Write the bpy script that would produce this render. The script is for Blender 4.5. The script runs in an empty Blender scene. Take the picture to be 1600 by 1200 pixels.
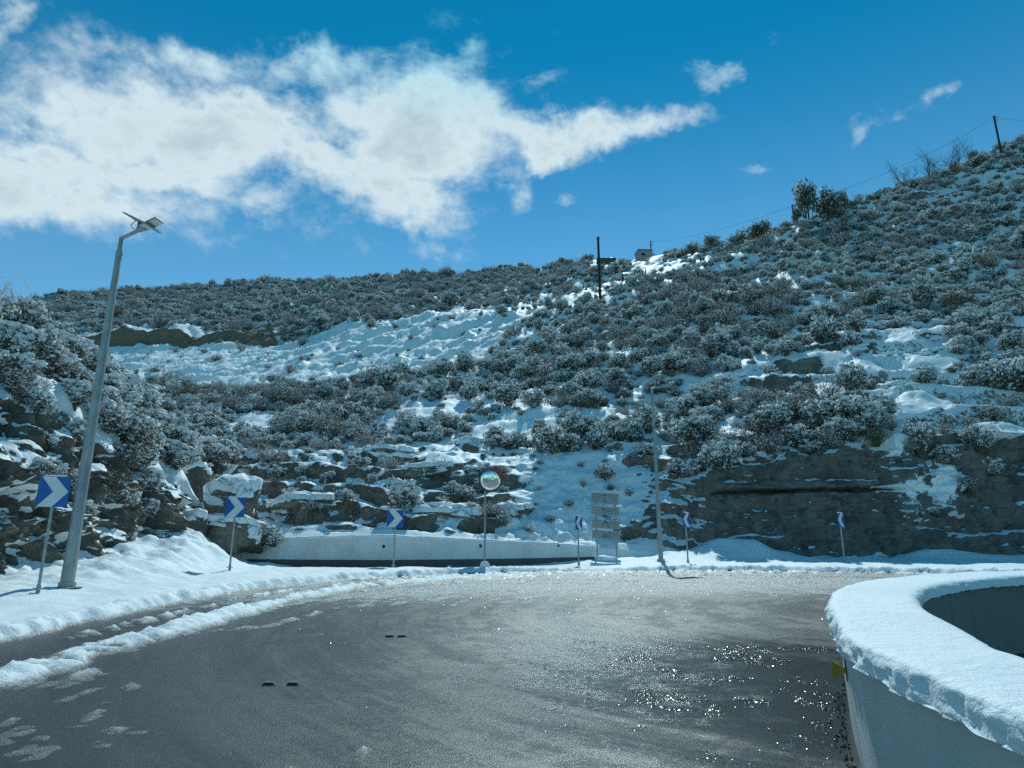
import bpy, bmesh, math, random
import numpy as np
from mathutils import Vector, Matrix

# ------------------------------------------------------------------ camera, sky, sun, exposure
scene = bpy.context.scene
COL = scene.collection
PITCH = math.radians(15.1)
CAM_H = 1.46
F = 1109.0                      # focal length in units of a 1600 px wide frame
SLOPE = 0.061                   # the road climbs away from the viewer
SUN_EL = math.radians(47.0)
SUN_AZ = math.radians(9.0)      # to the right of straight ahead (+Y)

cam_d = bpy.data.cameras.new('camera')
cam_d.sensor_width = 36.0
cam_d.lens = 36.0 * F / 1600.0
cam_d.clip_start = 0.05
cam_d.clip_end = 3000.0
cam = bpy.data.objects.new('camera', cam_d)
cam.location = (0, 0, CAM_H)
cam.rotation_euler = (math.pi / 2 + PITCH, 0, 0)
COL.objects.link(cam)
scene.camera = cam

vs = scene.view_settings
vs.view_transform = 'Standard'
vs.look = 'None'
vs.gamma = 1.0
vs.use_curve_mapping = False
vs.exposure = -0.08
scene.cycles.use_denoising = False
scene.cycles.max_bounces = 5
scene.cycles.diffuse_bounces = 3
scene.cycles.glossy_bounces = 2
scene.cycles.transmission_bounces = 3
scene.cycles.sample_clamp_indirect = 4.0
scene.cycles.sample_clamp_direct = 12.0

sun_d = bpy.data.lights.new('sun', 'SUN')
sun_d.energy = 3.25
sun_d.angle = math.radians(0.53)
sun_d.color = (0.84, 1.0, 0.965)
sun = bpy.data.objects.new('sun', sun_d)
sdir = Vector((math.sin(SUN_AZ) * math.cos(SUN_EL), math.cos(SUN_AZ) * math.cos(SUN_EL), math.sin(SUN_EL)))
sun.rotation_euler = (-sdir).to_track_quat('-Z', 'Y').to_euler()
sun.location = sdir * 300
COL.objects.link(sun)


def ray(u, v):
    """direction slopes (x per y, z per y) of a viewing ray, used for laying out distances"""
    a = (np.asarray(u, float) - 800.0) / F
    b = (600.0 - np.asarray(v, float)) / F
    yc = math.cos(PITCH) - b * math.sin(PITCH)
    return a / yc, (math.sin(PITCH) + b * math.cos(PITCH)) / yc


def at(u, v, Y):
    kx, kz = ray(u, v)
    return Vector((float(kx * Y), float(Y), float(CAM_H + kz * Y)))


def azel(u, v):
    kx, kz = ray(u, v)
    return math.atan2(float(kx), 1.0), math.atan2(float(kz), math.hypot(1.0, float(kx)))


# ---- world: Nishita sky and drifting clouds
world = bpy.data.worlds.new('World')
scene.world = world
world.use_nodes = True


class NT:
    """small helper for writing node trees"""
    def __init__(self, tree):
        self.t = tree
        self.n = tree.nodes
        self.l = tree.links

    def node(self, typ, **kw):
        nd = self.n.new(typ)
        for k, v in kw.items():
            if k.startswith('i_'):
                nd.inputs[k[2:].replace('_', ' ')].default_value = v
            else:
                setattr(nd, k, v)
        return nd

    def set(self, sock, val):
        if isinstance(val, bpy.types.NodeSocket):
            self.l.new(val, sock)
        elif val is not None:
            sock.default_value = val

    def math(self, op, a, b=None, c=None, clamp=False):
        nd = self.n.new('ShaderNodeMath')
        nd.operation = op
        nd.use_clamp = clamp
        self.set(nd.inputs[0], a)
        self.set(nd.inputs[1], b)
        if c is not None:
            self.set(nd.inputs[2], c)
        return nd.outputs[0]

    def vmath(self, op, a, b=None):
        nd = self.n.new('ShaderNodeVectorMath')
        nd.operation = op
        self.set(nd.inputs[0], a)
        if b is not None:
            self.set(nd.inputs[1], b)
        return nd.outputs[0]

    def noise(self, vec, scale, detail=4.0, rough=0.55, dist=0.0):
        nd = self.n.new('ShaderNodeTexNoise')
        if vec is not None:
            self.l.new(vec, nd.inputs['Vector'])
        nd.inputs['Scale'].default_value = scale
        nd.inputs['Detail'].default_value = detail
        nd.inputs['Roughness'].default_value = rough
        nd.inputs['Distortion'].default_value = dist
        return nd.outputs[0], nd.outputs[1]

    def smooth(self, val, lo, hi, to0=0.0, to1=1.0):
        nd = self.n.new('ShaderNodeMapRange')
        nd.interpolation_type = 'SMOOTHSTEP'
        self.set(nd.inputs['Value'], val)
        nd.inputs['From Min'].default_value = lo
        nd.inputs['From Max'].default_value = hi
        nd.inputs['To Min'].default_value = to0
        nd.inputs['To Max'].default_value = to1
        return nd.outputs[0]

    def mix(self, fac, a, b, blend='MIX'):
        nd = self.n.new('ShaderNodeMix')
        nd.data_type = 'RGBA'
        nd.blend_type = blend
        self.set(nd.inputs[0], fac)
        self.set(nd.inputs[6], a if not isinstance(a, tuple) else (*a, 1.0)[:4])
        self.set(nd.inputs[7], b if not isinstance(b, tuple) else (*b, 1.0)[:4])
        return nd.outputs[2]

    def bump(self, h, dist, strength=1.0, normal=None):
        nd = self.n.new('ShaderNodeBump')
        nd.inputs['Distance'].default_value = dist
        nd.inputs['Strength'].default_value = strength
        self.l.new(h, nd.inputs['Height'])
        if normal is not None:
            self.l.new(normal, nd.inputs['Normal'])
        return nd.outputs[0]


def build_world():
    w = NT(world.node_tree)
    w.n.clear()
    out = w.node('ShaderNodeOutputWorld')
    bg = w.node('ShaderNodeBackground')
    bg.inputs['Strength'].default_value = 0.142
    w.l.new(bg.outputs[0], out.inputs[0])
    sky = w.node('ShaderNodeTexSky')
    sky.sky_type = 'NISHITA'
    sky.sun_disc = False
    sky.sun_elevation = SUN_EL
    sky.sun_rotation = SUN_AZ
    sky.altitude = 900
    sky.air_density = 1.0
    sky.dust_density = 0.0
    sky.ozone_density = 4.0
    tc = w.node('ShaderNodeTexCoord')
    d = tc.outputs['Generated']
    sepd = w.node('ShaderNodeSeparateXYZ')
    w.l.new(d, sepd.inputs[0])
    up = w.smooth(sepd.outputs[2], 0.32, 0.66)
    tint = w.mix(up, (0.52, 0.95, 0.90), (0.02, 0.70, 0.75))
    skyc = w.mix(1.0, sky.outputs[0], tint, 'MULTIPLY')
    sep = w.node('ShaderNodeSeparateXYZ')
    # domain warp makes ragged, wind-torn cloud edges
    _, n1 = w.noise(d, 5.0, 6.0, 0.6)
    warp = w.vmath('SUBTRACT', n1, (0.5, 0.5, 0.5))
    sc_ = w.n.new('ShaderNodeVectorMath'); sc_.operation = 'SCALE'
    w.l.new(warp, sc_.inputs[0]); sc_.inputs['Scale'].default_value = 0.20
    dw = w.vmath('ADD', d, sc_.outputs[0])
    w.l.new(dw, sep.inputs[0])
    az = w.math('ARCTAN2', sep.outputs[0], sep.outputs[1])
    hyp = w.math('SQRT', w.math('ADD', w.math('MULTIPLY', sep.outputs[0], sep.outputs[0]),
                                w.math('MULTIPLY', sep.outputs[1], sep.outputs[1])))
    el = w.math('ARCTAN2', sep.outputs[2], hyp)
    # one big cloud bank seen over the hill: soft masses at fixed bearings
    blobs = [((-60, 232), 330, 76, 0.0, 1.0), ((330, 205), 300, 88, 0.05, 1.02), ((640, 205), 240, 95, 0.0, 1.0),
             ((880, 205), 190, 42, -0.05, 0.95), ((1010, 200), 110, 28, 0.0, 0.75), ((575, 292), 190, 60, -0.22, 0.92), ((200, 262), 260, 46, 0.05, 0.92), ((500, 262), 170, 46, 0.0, 0.9),
             ((430, 335), 80, 34, 0.35, 0.6), ((440, 110), 230, 48, 0.1, 0.8), ((690, 120), 120, 36, 0.3, 0.6),
             ((-15, 10), 42, 34, 0, 0.66), ((1095, 133), 52, 24, 0, 0.66), ((1465, 163), 40, 22, 0, 0.60),
             ((1370, 188), 46, 18, 0.0, 0.5), ((830, 130), 60, 24, 0, 0.5), ((1200, 70), 34, 12, 0, 0.5),
             ((1170, 265), 60, 18, 0, 0.42), ((920, 318), 34, 24, 0, 0.5), ((820, 290), 60, 36, -0.4, 0.5)]
    tot = None
    for (uv, ru, rv, rot, amp) in blobs:
        a0, e0 = azel(*uv)
        ra, re = ru / F / 1.02, rv / F / 1.02
        da = w.math('SUBTRACT', az, a0)
        de = w.math('SUBTRACT', el, e0)
        cr, sr = math.cos(rot), math.sin(rot)
        xa = w.math('ADD', w.math('MULTIPLY', da, cr / ra), w.math('MULTIPLY', de, sr / ra))
        xe = w.math('SUBTRACT', w.math('MULTIPLY', de, cr / re), w.math('MULTIPLY', da, sr / re))
        r2 = w.math('ADD', w.math('MULTIPLY', xa, xa), w.math('MULTIPLY', xe, xe))
        g = w.math('MULTIPLY', w.math('EXPONENT', w.math('MULTIPLY', r2, -0.75)), amp)
        tot = g if tot is None else w.math('MAXIMUM', tot, g)
    # fine structure
    st = w.vmath('MULTIPLY', d, (1.0, 1.0, 1.5))
    f1, _ = w.noise(st, 7.0, 9.0, 0.62, 0.3)
    f2, _ = w.noise(st, 24.0, 6.0, 0.6, 0.2)
    f = w.math('ADD', w.math('MULTIPLY', f1, 0.66), w.math('MULTIPLY', f2, 0.34))
    fs = w.math('MULTIPLY', w.math('SUBTRACT', f, 0.5), 1.9)
    dens = w.math('ADD', w.math('MULTIPLY', tot, 1.04), fs)
    # faint scattered wisps over the whole sky
    g1, _ = w.noise(d, 2.2, 2.0, 0.5)
    gen = w.math('ADD', w.math('MULTIPLY', w.math('SUBTRACT', g1, 0.5), 1.6), fs)
    dens = w.math('MAXIMUM', dens, w.math('SUBTRACT', gen, -0.06))
    cov = w.smooth(dens, 0.34, 0.92)
    cov = w.math('POWER', cov, 1.1)
    # thick cores are greyer, thin rims glow with the sun behind them
    core = w.smooth(w.math('ADD', tot, w.math('MULTIPLY', fs, 0.9)), 0.75, 1.15)
    ccol = w.mix(core, (5.0, 6.05, 6.5), (3.5, 4.5, 5.05))
    ccol = w.mix(w.smooth(sepd.outputs[2], 0.55, 0.72), ccol, w.mix(1.0, ccol, (0.34, 0.92, 1.04), 'MULTIPLY'))
    col = w.mix(cov, skyc, ccol)
    w.l.new(col, bg.inputs['Color'])


build_world()
world.cycles.sampling_method = 'MANUAL'
world.cycles.sample_map_resolution = 512

# ------------------------------------------------------------------ noise
RNG = np.random.RandomState(11)
_perm = RNG.permutation(512)
_perm = np.concatenate([_perm, _perm, _perm])
_grad = RNG.normal(size=(512, 3))
_grad /= np.linalg.norm(_grad, axis=1)[:, None]


def pnoise(x, y, z=0.0):
    x, y, z = np.broadcast_arrays(np.asarray(x, float), np.asarray(y, float), np.asarray(z, float))
    xi, yi, zi = np.floor(x).astype(int), np.floor(y).astype(int), np.floor(z).astype(int)
    xf, yf, zf = x - xi, y - yi, z - zi
    u, v, w = [t * t * t * (t * (t * 6 - 15) + 10) for t in (xf, yf, zf)]
    r = 0.0
    for i in (0, 1):
        for j in (0, 1):
            for k in (0, 1):
                h = _perm[(_perm[(_perm[(xi + i) & 511] + yi + j) & 511] + zi + k) & 511]
                g = _grad[h]
                dd = g[..., 0] * (xf - i) + g[..., 1] * (yf - j) + g[..., 2] * (zf - k)
                wt = (u if i else 1 - u) * (v if j else 1 - v) * (w if k else 1 - w)
                r = r + dd * wt
    return r * 1.6


def fbm(x, y, z=0.0, o=4, lac=2.05, gain=0.5):
    s, a, f = 0.0, 1.0, 1.0
    for i in range(o):
        s = s + a * pnoise(np.asarray(x) * f + 17.3 * i, np.asarray(y) * f - 9.1 * i, np.asarray(z) * f + 3.7 * i)
        a *= gain
        f *= lac
    return s


def sstep(x, a, b):
    t = np.clip((np.asarray(x, float) - a) / (b - a), 0, 1)
    return t * t * (3 - 2 * t)


# ------------------------------------------------------------------ object helpers
def link(o, parent=None):
    COL.objects.link(o)
    if parent is not None:
        o.parent = parent
    return o


def tag(o, label=None, cat=None, group=None, kind=None):
    if label: o['label'] = label
    if cat: o['category'] = cat
    if group: o['group'] = group
    if kind: o['kind'] = kind
    return o


def empty(name, loc=(0, 0, 0), rz=0.0):
    o = bpy.data.objects.new(name, None)
    o.empty_display_size = 0.2
    o.location = loc
    o.rotation_euler = (0, 0, rz)
    return link(o)


def mesh_np(name, V, faces, mats, smooth=True, mat_idx=None):
    """mesh from an (n,3) array and an (m,k) index array, or a list of such arrays"""
    me = bpy.data.meshes.new(name)
    V = np.asarray(V, np.float32)
    fl = [np.asarray(f, np.int32) for f in (faces if isinstance(faces, list) else [faces]) if len(f)]
    loops = np.concatenate([f.ravel() for f in fl])
    cnt = np.concatenate([np.full(len(f), f.shape[1], np.int32) for f in fl])
    start = np.concatenate([[0], np.cumsum(cnt)[:-1]]).astype(np.int32)
    me.vertices.add(len(V))
    me.vertices.foreach_set('co', V.ravel())
    me.loops.add(len(loops))
    me.loops.foreach_set('vertex_index', loops)
    me.polygons.add(len(cnt))
    me.polygons.foreach_set('loop_start', start)
    me.polygons.foreach_set('loop_total', cnt)
    me.polygons.foreach_set('use_smooth', np.full(len(cnt), smooth, bool))
    if mat_idx is not None:
        me.polygons.foreach_set('material_index', np.asarray(mat_idx, np.int32))
    for m in (mats if isinstance(mats, (list, tuple)) else [mats]):
        me.materials.append(m)
    me.update()
    me.validate()
    return me


def obj(name, me, parent=None, loc=None):
    o = bpy.data.objects.new(name, me)
    if loc is not None:
        o.location = loc
    return link(o, parent)


def add_attr(me, name, data):
    a = me.attributes.new(name, 'FLOAT', 'POINT')
    a.data.foreach_set('value', np.asarray(data, np.float32).ravel())


class MB:
    """collects simple solids into one mesh"""
    def __init__(self):
        self.bm = bmesh.new()

    def box(self, c, s, rot=None, bevel=0.0):
        m = Matrix.Translation(c) @ (rot.to_4x4() if rot is not None else Matrix.Identity(4)) @ Matrix.Diagonal((*s, 1))
        r = bmesh.ops.create_cube(self.bm, size=1.0, matrix=m)
        if bevel:
            es = list({e for v in r['verts'] for e in v.link_edges})
            bmesh.ops.bevel(self.bm, geom=es, offset=bevel, segments=2, affect='EDGES', profile=0.5)
        return self

    def tube(self, pts, rad, n=10, cap=True):
        pts = [Vector(p) for p in pts]
        rad = rad if isinstance(rad, (list, tuple)) else [rad] * len(pts)
        rings = []
        up = None
        for i, p in enumerate(pts):
            t = (pts[min(i + 1, len(pts) - 1)] - pts[max(i - 1, 0)]).normalized()
            if up is None:
                up = t.orthogonal().normalized()
            up = (up - t * up.dot(t)).normalized()
            w = t.cross(up)
            rings.append([self.bm.verts.new(p + (up * math.cos(a) + w * math.sin(a)) * rad[i])
                          for a in [2 * math.pi * k / n for k in range(n)]])
        for a, b in zip(rings[:-1], rings[1:]):
            for k in range(n):
                self.bm.faces.new((a[k], a[(k + 1) % n], b[(k + 1) % n], b[k]))
        if cap:
            self.bm.faces.new(rings[0][::-1])
            self.bm.faces.new(rings[-1])
        return self

    def prism(self, poly, y0, y1):
        """polygon in x,z extruded along y"""
        a = [self.bm.verts.new((x, y0, z)) for x, z in poly]
        b = [self.bm.verts.new((x, y1, z)) for x, z in poly]
        n = len(poly)
        self.bm.faces.new(a)
        self.bm.faces.new(b[::-1])
        for k in range(n):
            self.bm.faces.new((a[k], b[k], b[(k + 1) % n], a[(k + 1) % n]))
        return self

    def build(self, name, mat, parent=None, smooth=False, loc=None):
        bmesh.ops.recalc_face_normals(self.bm, faces=self.bm.faces)
        me = bpy.data.meshes.new(name)
        self.bm.to_mesh(me)
        self.bm.free()
        me.materials.append(mat)
        if smooth:
            for p in me.polygons:
                p.use_smooth = True
            try:
                me.set_sharp_from_angle(angle=math.radians(40))
            except Exception:
                pass
        return obj(name, me, parent, loc)


def copy_tree(o, parent=None):
    c = o.copy()
    COL.objects.link(c)
    c.parent = parent
    for ch in o.children:
        copy_tree(ch, c)
    return c


# ------------------------------------------------------------------ materials
M = {}


def mat(name):
    m = bpy.data.materials.new(name)
    m.use_nodes = True
    t = NT(m.node_tree)
    bs = m.node_tree.nodes['Principled BSDF']
    M[name] = m
    return t, bs


def simple(name, col, rough=0.6, metal=0.0, var=0.15, scale=6.0, bump=0.0, spec=0.4):
    t, bs = mat(name)
    tc = t.node('ShaderNodeTexCoord')
    n, _ = t.noise(tc.outputs['Object'], scale, 5.0, 0.6)
    c = t.mix(t.smooth(n, 0.3, 0.7), tuple(x * (1 - var) for x in col), tuple(min(1, x * (1 + var)) for x in col))
    t.l.new(c, bs.inputs['Base Color'])
    bs.inputs['Roughness'].default_value = rough
    bs.inputs['Metallic'].default_value = metal
    bs.inputs['Specular IOR Level'].default_value = spec
    if bump:
        n2, _ = t.noise(tc.outputs['Object'], scale * 6, 4.0, 0.6)
        t.l.new(t.bump(n2, bump), bs.inputs['Normal'])
    return M[name]


def world_pos(t):
    g = t.node('ShaderNodeNewGeometry')
    return g.outputs['Position'], g


SNOW = (0.86, 0.90, 0.92)
ROCK_A, ROCK_B, ROCK_C = (0.26, 0.225, 0.18), (0.125, 0.113, 0.098), (0.40, 0.345, 0.275)


def snow_color(t, pos):
    n, _ = t.noise(pos, 1.3, 4.0, 0.6)
    return t.mix(t.smooth(n, 0.35, 0.7), SNOW, (0.80, 0.845, 0.875))


def make_snow():
    t, bs = mat('snow')
    pos, _ = world_pos(t)
    t.l.new(snow_color(t, pos), bs.inputs['Base Color'])
    bs.inputs['Roughness'].default_value = 0.62
    bs.inputs['Specular IOR Level'].default_value = 0.25
    a, _ = t.noise(pos, 14.0, 5.0, 0.6)
    b, _ = t.noise(pos, 90.0, 3.0, 0.6)
    h = t.math('ADD', t.math('MULTIPLY', a, 0.8), t.math('MULTIPLY', b, 0.22))
    t.l.new(t.bump(h, 0.03, 0.8), bs.inputs['Normal'])


def make_verge_snow():
    """lying snow; where the mesh attribute 'depth' is small it is grey half-melted slush"""
    t, bs = mat('verge_snow')
    pos, _ = world_pos(t)
    at_ = t.node('ShaderNodeAttribute', attribute_name='depth')
    a, _ = t.noise(pos, 14.0, 5.0, 0.65)
    b, _ = t.noise(pos, 90.0, 3.0, 0.6)
    k = t.smooth(t.math('ADD', at_.outputs['Fac'], t.math('MULTIPLY', t.math('SUBTRACT', a, 0.5), 0.09)), 0.004, 0.075)
    c = t.mix(k, (0.13, 0.135, 0.13), snow_color(t, pos))
    t.l.new(c, bs.inputs['Base Color'])
    t.l.new(t.math('ADD', 0.3, t.math('MULTIPLY', k, 0.32)), bs.inputs['Roughness'])
    bs.inputs['Specular IOR Level'].default_value = 0.3
    h = t.math('ADD', t.math('MULTIPLY', a, 0.8), t.math('MULTIPLY', b, 0.25))
    t.l.new(t.bump(h, 0.035, 0.85), bs.inputs['Normal'])


def rock_color(t, pos, dark=1.0):
    n1, _ = t.noise(pos, 0.9, 6.0, 0.62, 0.4)
    n2, _ = t.noise(pos, 5.5, 6.0, 0.65)
    st = t.vmath('MULTIPLY', pos, (0.5, 0.5, 5.0))
    n3, _ = t.noise(st, 1.0, 5.0, 0.6, 0.3)
    c = t.mix(t.smooth(n1, 0.35, 0.65), tuple(x * dark for x in ROCK_A), tuple(x * dark for x in ROCK_B))
    c = t.mix(t.smooth(n2, 0.52, 0.72), c, tuple(x * dark for x in ROCK_C))
    c = t.mix(t.math('MULTIPLY', t.smooth(n3, 0.5, 0.65), 0.55), c, tuple(x * dark for x in ROCK_B))
    # ochre stain and dark moss
    n4, _ = t.noise(pos, 0.55, 3.0, 0.5)
    c = t.mix(t.math('MULTIPLY', t.smooth(n4, 0.55, 0.72), 0.4), c, tuple(x * dark for x in (0.27, 0.19, 0.115)))
    c = t.mix(t.math('MULTIPLY', t.smooth(n4, 0.46, 0.3), 0.6), c, tuple(x * dark for x in (0.06, 0.066, 0.05)))
    h = t.math('ADD', t.math('MULTIPLY', n2, 0.5), t.math('MULTIPLY', n3, 0.5))
    return c, h


def make_rock(name='rock', dark=1.0):
    t, bs = mat(name)
    pos, _ = world_pos(t)
    c, h = rock_color(t, pos, dark)
    t.l.new(c, bs.inputs['Base Color'])
    bs.inputs['Roughness'].default_value = 0.85
    bs.inputs['Specular IOR Level'].default_value = 0.3
    f, _ = t.noise(pos, 22.0, 5.0, 0.65)
    hh = t.math('ADD', h, t.math('MULTIPLY', f, 0.3))
    t.l.new(t.bump(hh, 0.10, 0.9), bs.inputs['Normal'])


def make_terrain(name, dark=1.0):
    """snow over rock: the mesh attribute 'snow' says how much lies on each point, 'soil' where earth is cut"""
    t, bs = mat(name)
    pos, _ = world_pos(t)
    rc, rh = rock_color(t, pos, dark)
    at_ = t.node('ShaderNodeAttribute', attribute_name='snow')
    so_ = t.node('ShaderNodeAttribute', attribute_name='soil')
    a, _ = t.noise(pos, 3.2, 7.0, 0.68)
    b, _ = t.noise(pos, 11.0, 4.0, 0.62)
    n = t.math('ADD', t.math('MULTIPLY', t.math('SUBTRACT', a, 0.5), 0.9), t.math('MULTIPLY', t.math('SUBTRACT', b, 0.5), 0.5))
    s = t.smooth(t.math('ADD', at_.outputs['Fac'], n), 0.44, 0.58)
    e1, _ = t.noise(pos, 1.6, 6.0, 0.65)
    earth = t.mix(t.smooth(e1, 0.35, 0.65), (0.27, 0.205, 0.14), (0.17, 0.13, 0.095))
    cu_ = t.node('ShaderNodeAttribute', attribute_name='cut')
    g1, _ = t.noise(pos, 1.4, 6.0, 0.65)
    g2, _ = t.noise(t.vmath('MULTIPLY', pos, (2.2, 2.2, 0.3)), 1.0, 5.0, 0.6)
    fresh = t.mix(t.smooth(g1, 0.3, 0.7), (0.10, 0.105, 0.105), (0.23, 0.225, 0.21))
    fresh = t.mix(t.math('MULTIPLY', t.smooth(g2, 0.5, 0.68), 0.6), fresh, (0.065, 0.07, 0.07))
    rc = t.mix(t.math('MULTIPLY', cu_.outputs['Fac'], 0.72), rc, fresh)
    base = t.mix(so_.outputs['Fac'], rc, earth)
    c = t.mix(s, base, snow_color(t, pos))
    t.l.new(c, bs.inputs['Base Color'])
    t.l.new(t.math('SUBTRACT', 0.88, t.math('MULTIPLY', s, 0.25)), bs.inputs['Roughness'])
    bs.inputs['Specular IOR Level'].default_value = 0.25
    f, _ = t.noise(pos, 20.0, 4.0, 0.65)
    hr = t.math('ADD', t.math('MULTIPLY', rh, 1.0), t.math('MULTIPLY', f, 0.35))
    h = t.math('ADD', t.math('MULTIPLY', hr, t.math('SUBTRACT', 1.0, t.math('MULTIPLY', s, 0.75))), t.math('MULTIPLY', s, 0.55))
    t.l.new(t.bump(h, 0.13, 0.9), bs.inputs['Normal'])


def make_asphalt():
    t, bs = mat('wet_asphalt')
    pos, _ = world_pos(t)
    # bearings round the inside of the bend, so that tyre tracks and slush follow the curve
    sep = t.node('ShaderNodeSeparateXYZ')
    t.l.new(t.vmath('SUBTRACT', pos, (7.2, 13.0, 0.0)), sep.inputs[0])
    r = t.math('SQRT', t.math('ADD', t.math('MULTIPLY', sep.outputs[0], sep.outputs[0]), t.math('MULTIPLY', sep.outputs[1], sep.outputs[1])))
    ang = t.math('ARCTAN2', sep.outputs[1], sep.outputs[0])
    comb = t.node('ShaderNodeCombineXYZ')
    t.l.new(r, comb.inputs[0])
    t.l.new(t.math('MULTIPLY', ang, 1.1), comb.inputs[1])
    track, _ = t.noise(comb.outputs[0], 1.5, 6.0, 0.72)
    track2, _ = t.noise(comb.outputs[0], 6.0, 4.0, 0.6)
    big, _ = t.noise(pos, 0.28, 4.0, 0.55)
    mid, _ = t.noise(pos, 2.4, 6.0, 0.66)
    fine, _ = t.noise(pos, 120.0, 3.0, 0.7)
    vor = t.node('ShaderNodeTexVoronoi')
    vor.inputs['Scale'].default_value = 85.0
    t.l.new(pos, vor.inputs['Vector'])
    grain = vor.outputs['Distance']
    c = t.mix(t.smooth(grain, 0.1, 0.6), (0.058, 0.060, 0.058), (0.026, 0.028, 0.028))
    c = t.mix(t.math('MULTIPLY', t.smooth(track, 0.4, 0.65), 0.5), c, (0.022, 0.024, 0.024))
    crumb, _ = t.noise(pos, 16.0, 5.0, 0.75)
    # a film of melt water stands on the low inner side of the bend
    pv = t.vmath('MULTIPLY', t.vmath('SUBTRACT', pos, (2.6, 7.2, 0.0)), (0.36, 0.30, 0.0))
    ln = t.node('ShaderNodeVectorMath', operation='LENGTH')
    t.l.new(pv, ln.inputs[0])
    film = t.smooth(t.math('ADD', t.math('ADD', ln.outputs['Value'], t.math('MULTIPLY', t.math('SUBTRACT', mid, 0.5), 1.0)), t.math('MULTIPLY', t.math('SUBTRACT', track, 0.5), 1.3)), 1.45, 0.5)
    # thin slush left behind: thicker farther round the bend
    sepw = t.node('ShaderNodeSeparateXYZ')
    t.l.new(pos, sepw.inputs[0])
    far = t.smooth(t.math('ADD', sepw.outputs[1], t.math('MULTIPLY', r, 0.25)), 13.0, 22.5)
    sl = t.math('ADD', t.math('MULTIPLY', track, 0.42), t.math('ADD', t.math('MULTIPLY', mid, 0.38), t.math('MULTIPLY', track2, 0.25)))
    sl = t.math('ADD', sl, t.math('MULTIPLY', far, 0.285))
    slush = t.smooth(sl, 0.645, 0.78)
    slush = t.math('MULTIPLY', t.math('MULTIPLY', slush, t.smooth(crumb, 0.40, 0.56)), t.math('SUBTRACT', 1.0, film))
    c = t.mix(t.math('MULTIPLY', slush, 0.9), c, (0.56, 0.58, 0.57))
    t.l.new(c, bs.inputs['Base Color'])
    gv = t.vmath('MULTIPLY', t.vmath('SUBTRACT', pos, (0.9, 10.5, 0.0)), (0.55, 0.22, 0.0))
    gl_ = t.node('ShaderNodeVectorMath', operation='LENGTH')
    t.l.new(gv, gl_.inputs[0])
    painted_sheen = t.math('MULTIPLY', t.smooth(t.math('ADD', gl_.outputs['Value'], t.math('MULTIPLY', t.math('SUBTRACT', mid, 0.5), 2.2)), 1.3, 0.3), t.smooth(crumb, 0.38, 0.6))
    slush = t.math('MAXIMUM', slush, t.math('MULTIPLY', painted_sheen, 0.34))
    c = t.mix(t.math('MULTIPLY', painted_sheen, 0.30), c, (0.56, 0.58, 0.57))  # bright sheen on the wet road, painted into the base colour
    t.l.new(c, bs.inputs['Base Color'])
    wet = t.math('MAXIMUM', film, t.math('MULTIPLY', t.smooth(t.math('ADD', t.math('MULTIPLY', big, 0.25), t.math('ADD', t.math('MULTIPLY', track, 0.75), t.math('MULTIPLY', mid, 0.25))), 0.52, 0.70), t.smooth(crumb, 0.3, 0.7, 0.2, 0.62)))
    ro = t.math('SUBTRACT', 0.40, t.math('MULTIPLY', wet, 0.20))
    ro = t.math('ADD', ro, t.math('MULTIPLY', slush, 0.05))
    t.l.new(ro, bs.inputs['Roughness'])
    bs.inputs['Specular IOR Level'].default_value = 0.5
    h = t.math('ADD', t.math('MULTIPLY', grain, -0.5), t.math('MULTIPLY', fine, 0.5))
    hs = t.math('MULTIPLY', h, t.math('SUBTRACT', 1.0, t.math('MULTIPLY', wet, 0.7)))
    hs = t.math('ADD', hs, t.math('MULTIPLY', t.math('MULTIPLY', slush, crumb), 2.0))
    t.l.new(t.bump(hs, 0.0052, 0.85), bs.inputs['Normal'])


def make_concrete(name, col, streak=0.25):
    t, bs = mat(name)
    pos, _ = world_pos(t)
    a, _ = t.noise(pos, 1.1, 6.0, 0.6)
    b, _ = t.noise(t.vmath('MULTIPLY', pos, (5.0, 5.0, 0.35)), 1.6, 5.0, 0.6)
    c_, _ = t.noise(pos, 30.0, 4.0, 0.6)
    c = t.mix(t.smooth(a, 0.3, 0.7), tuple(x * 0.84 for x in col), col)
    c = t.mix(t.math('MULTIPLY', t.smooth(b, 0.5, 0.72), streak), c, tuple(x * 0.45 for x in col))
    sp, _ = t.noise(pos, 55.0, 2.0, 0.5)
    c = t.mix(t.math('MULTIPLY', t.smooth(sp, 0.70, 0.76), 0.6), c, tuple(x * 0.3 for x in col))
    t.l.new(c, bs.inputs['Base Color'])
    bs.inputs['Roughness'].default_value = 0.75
    t.l.new(t.bump(t.math('ADD', c_, t.math('MULTIPLY', a, 2.0)), 0.006, 0.7), bs.inputs['Normal'])


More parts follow.
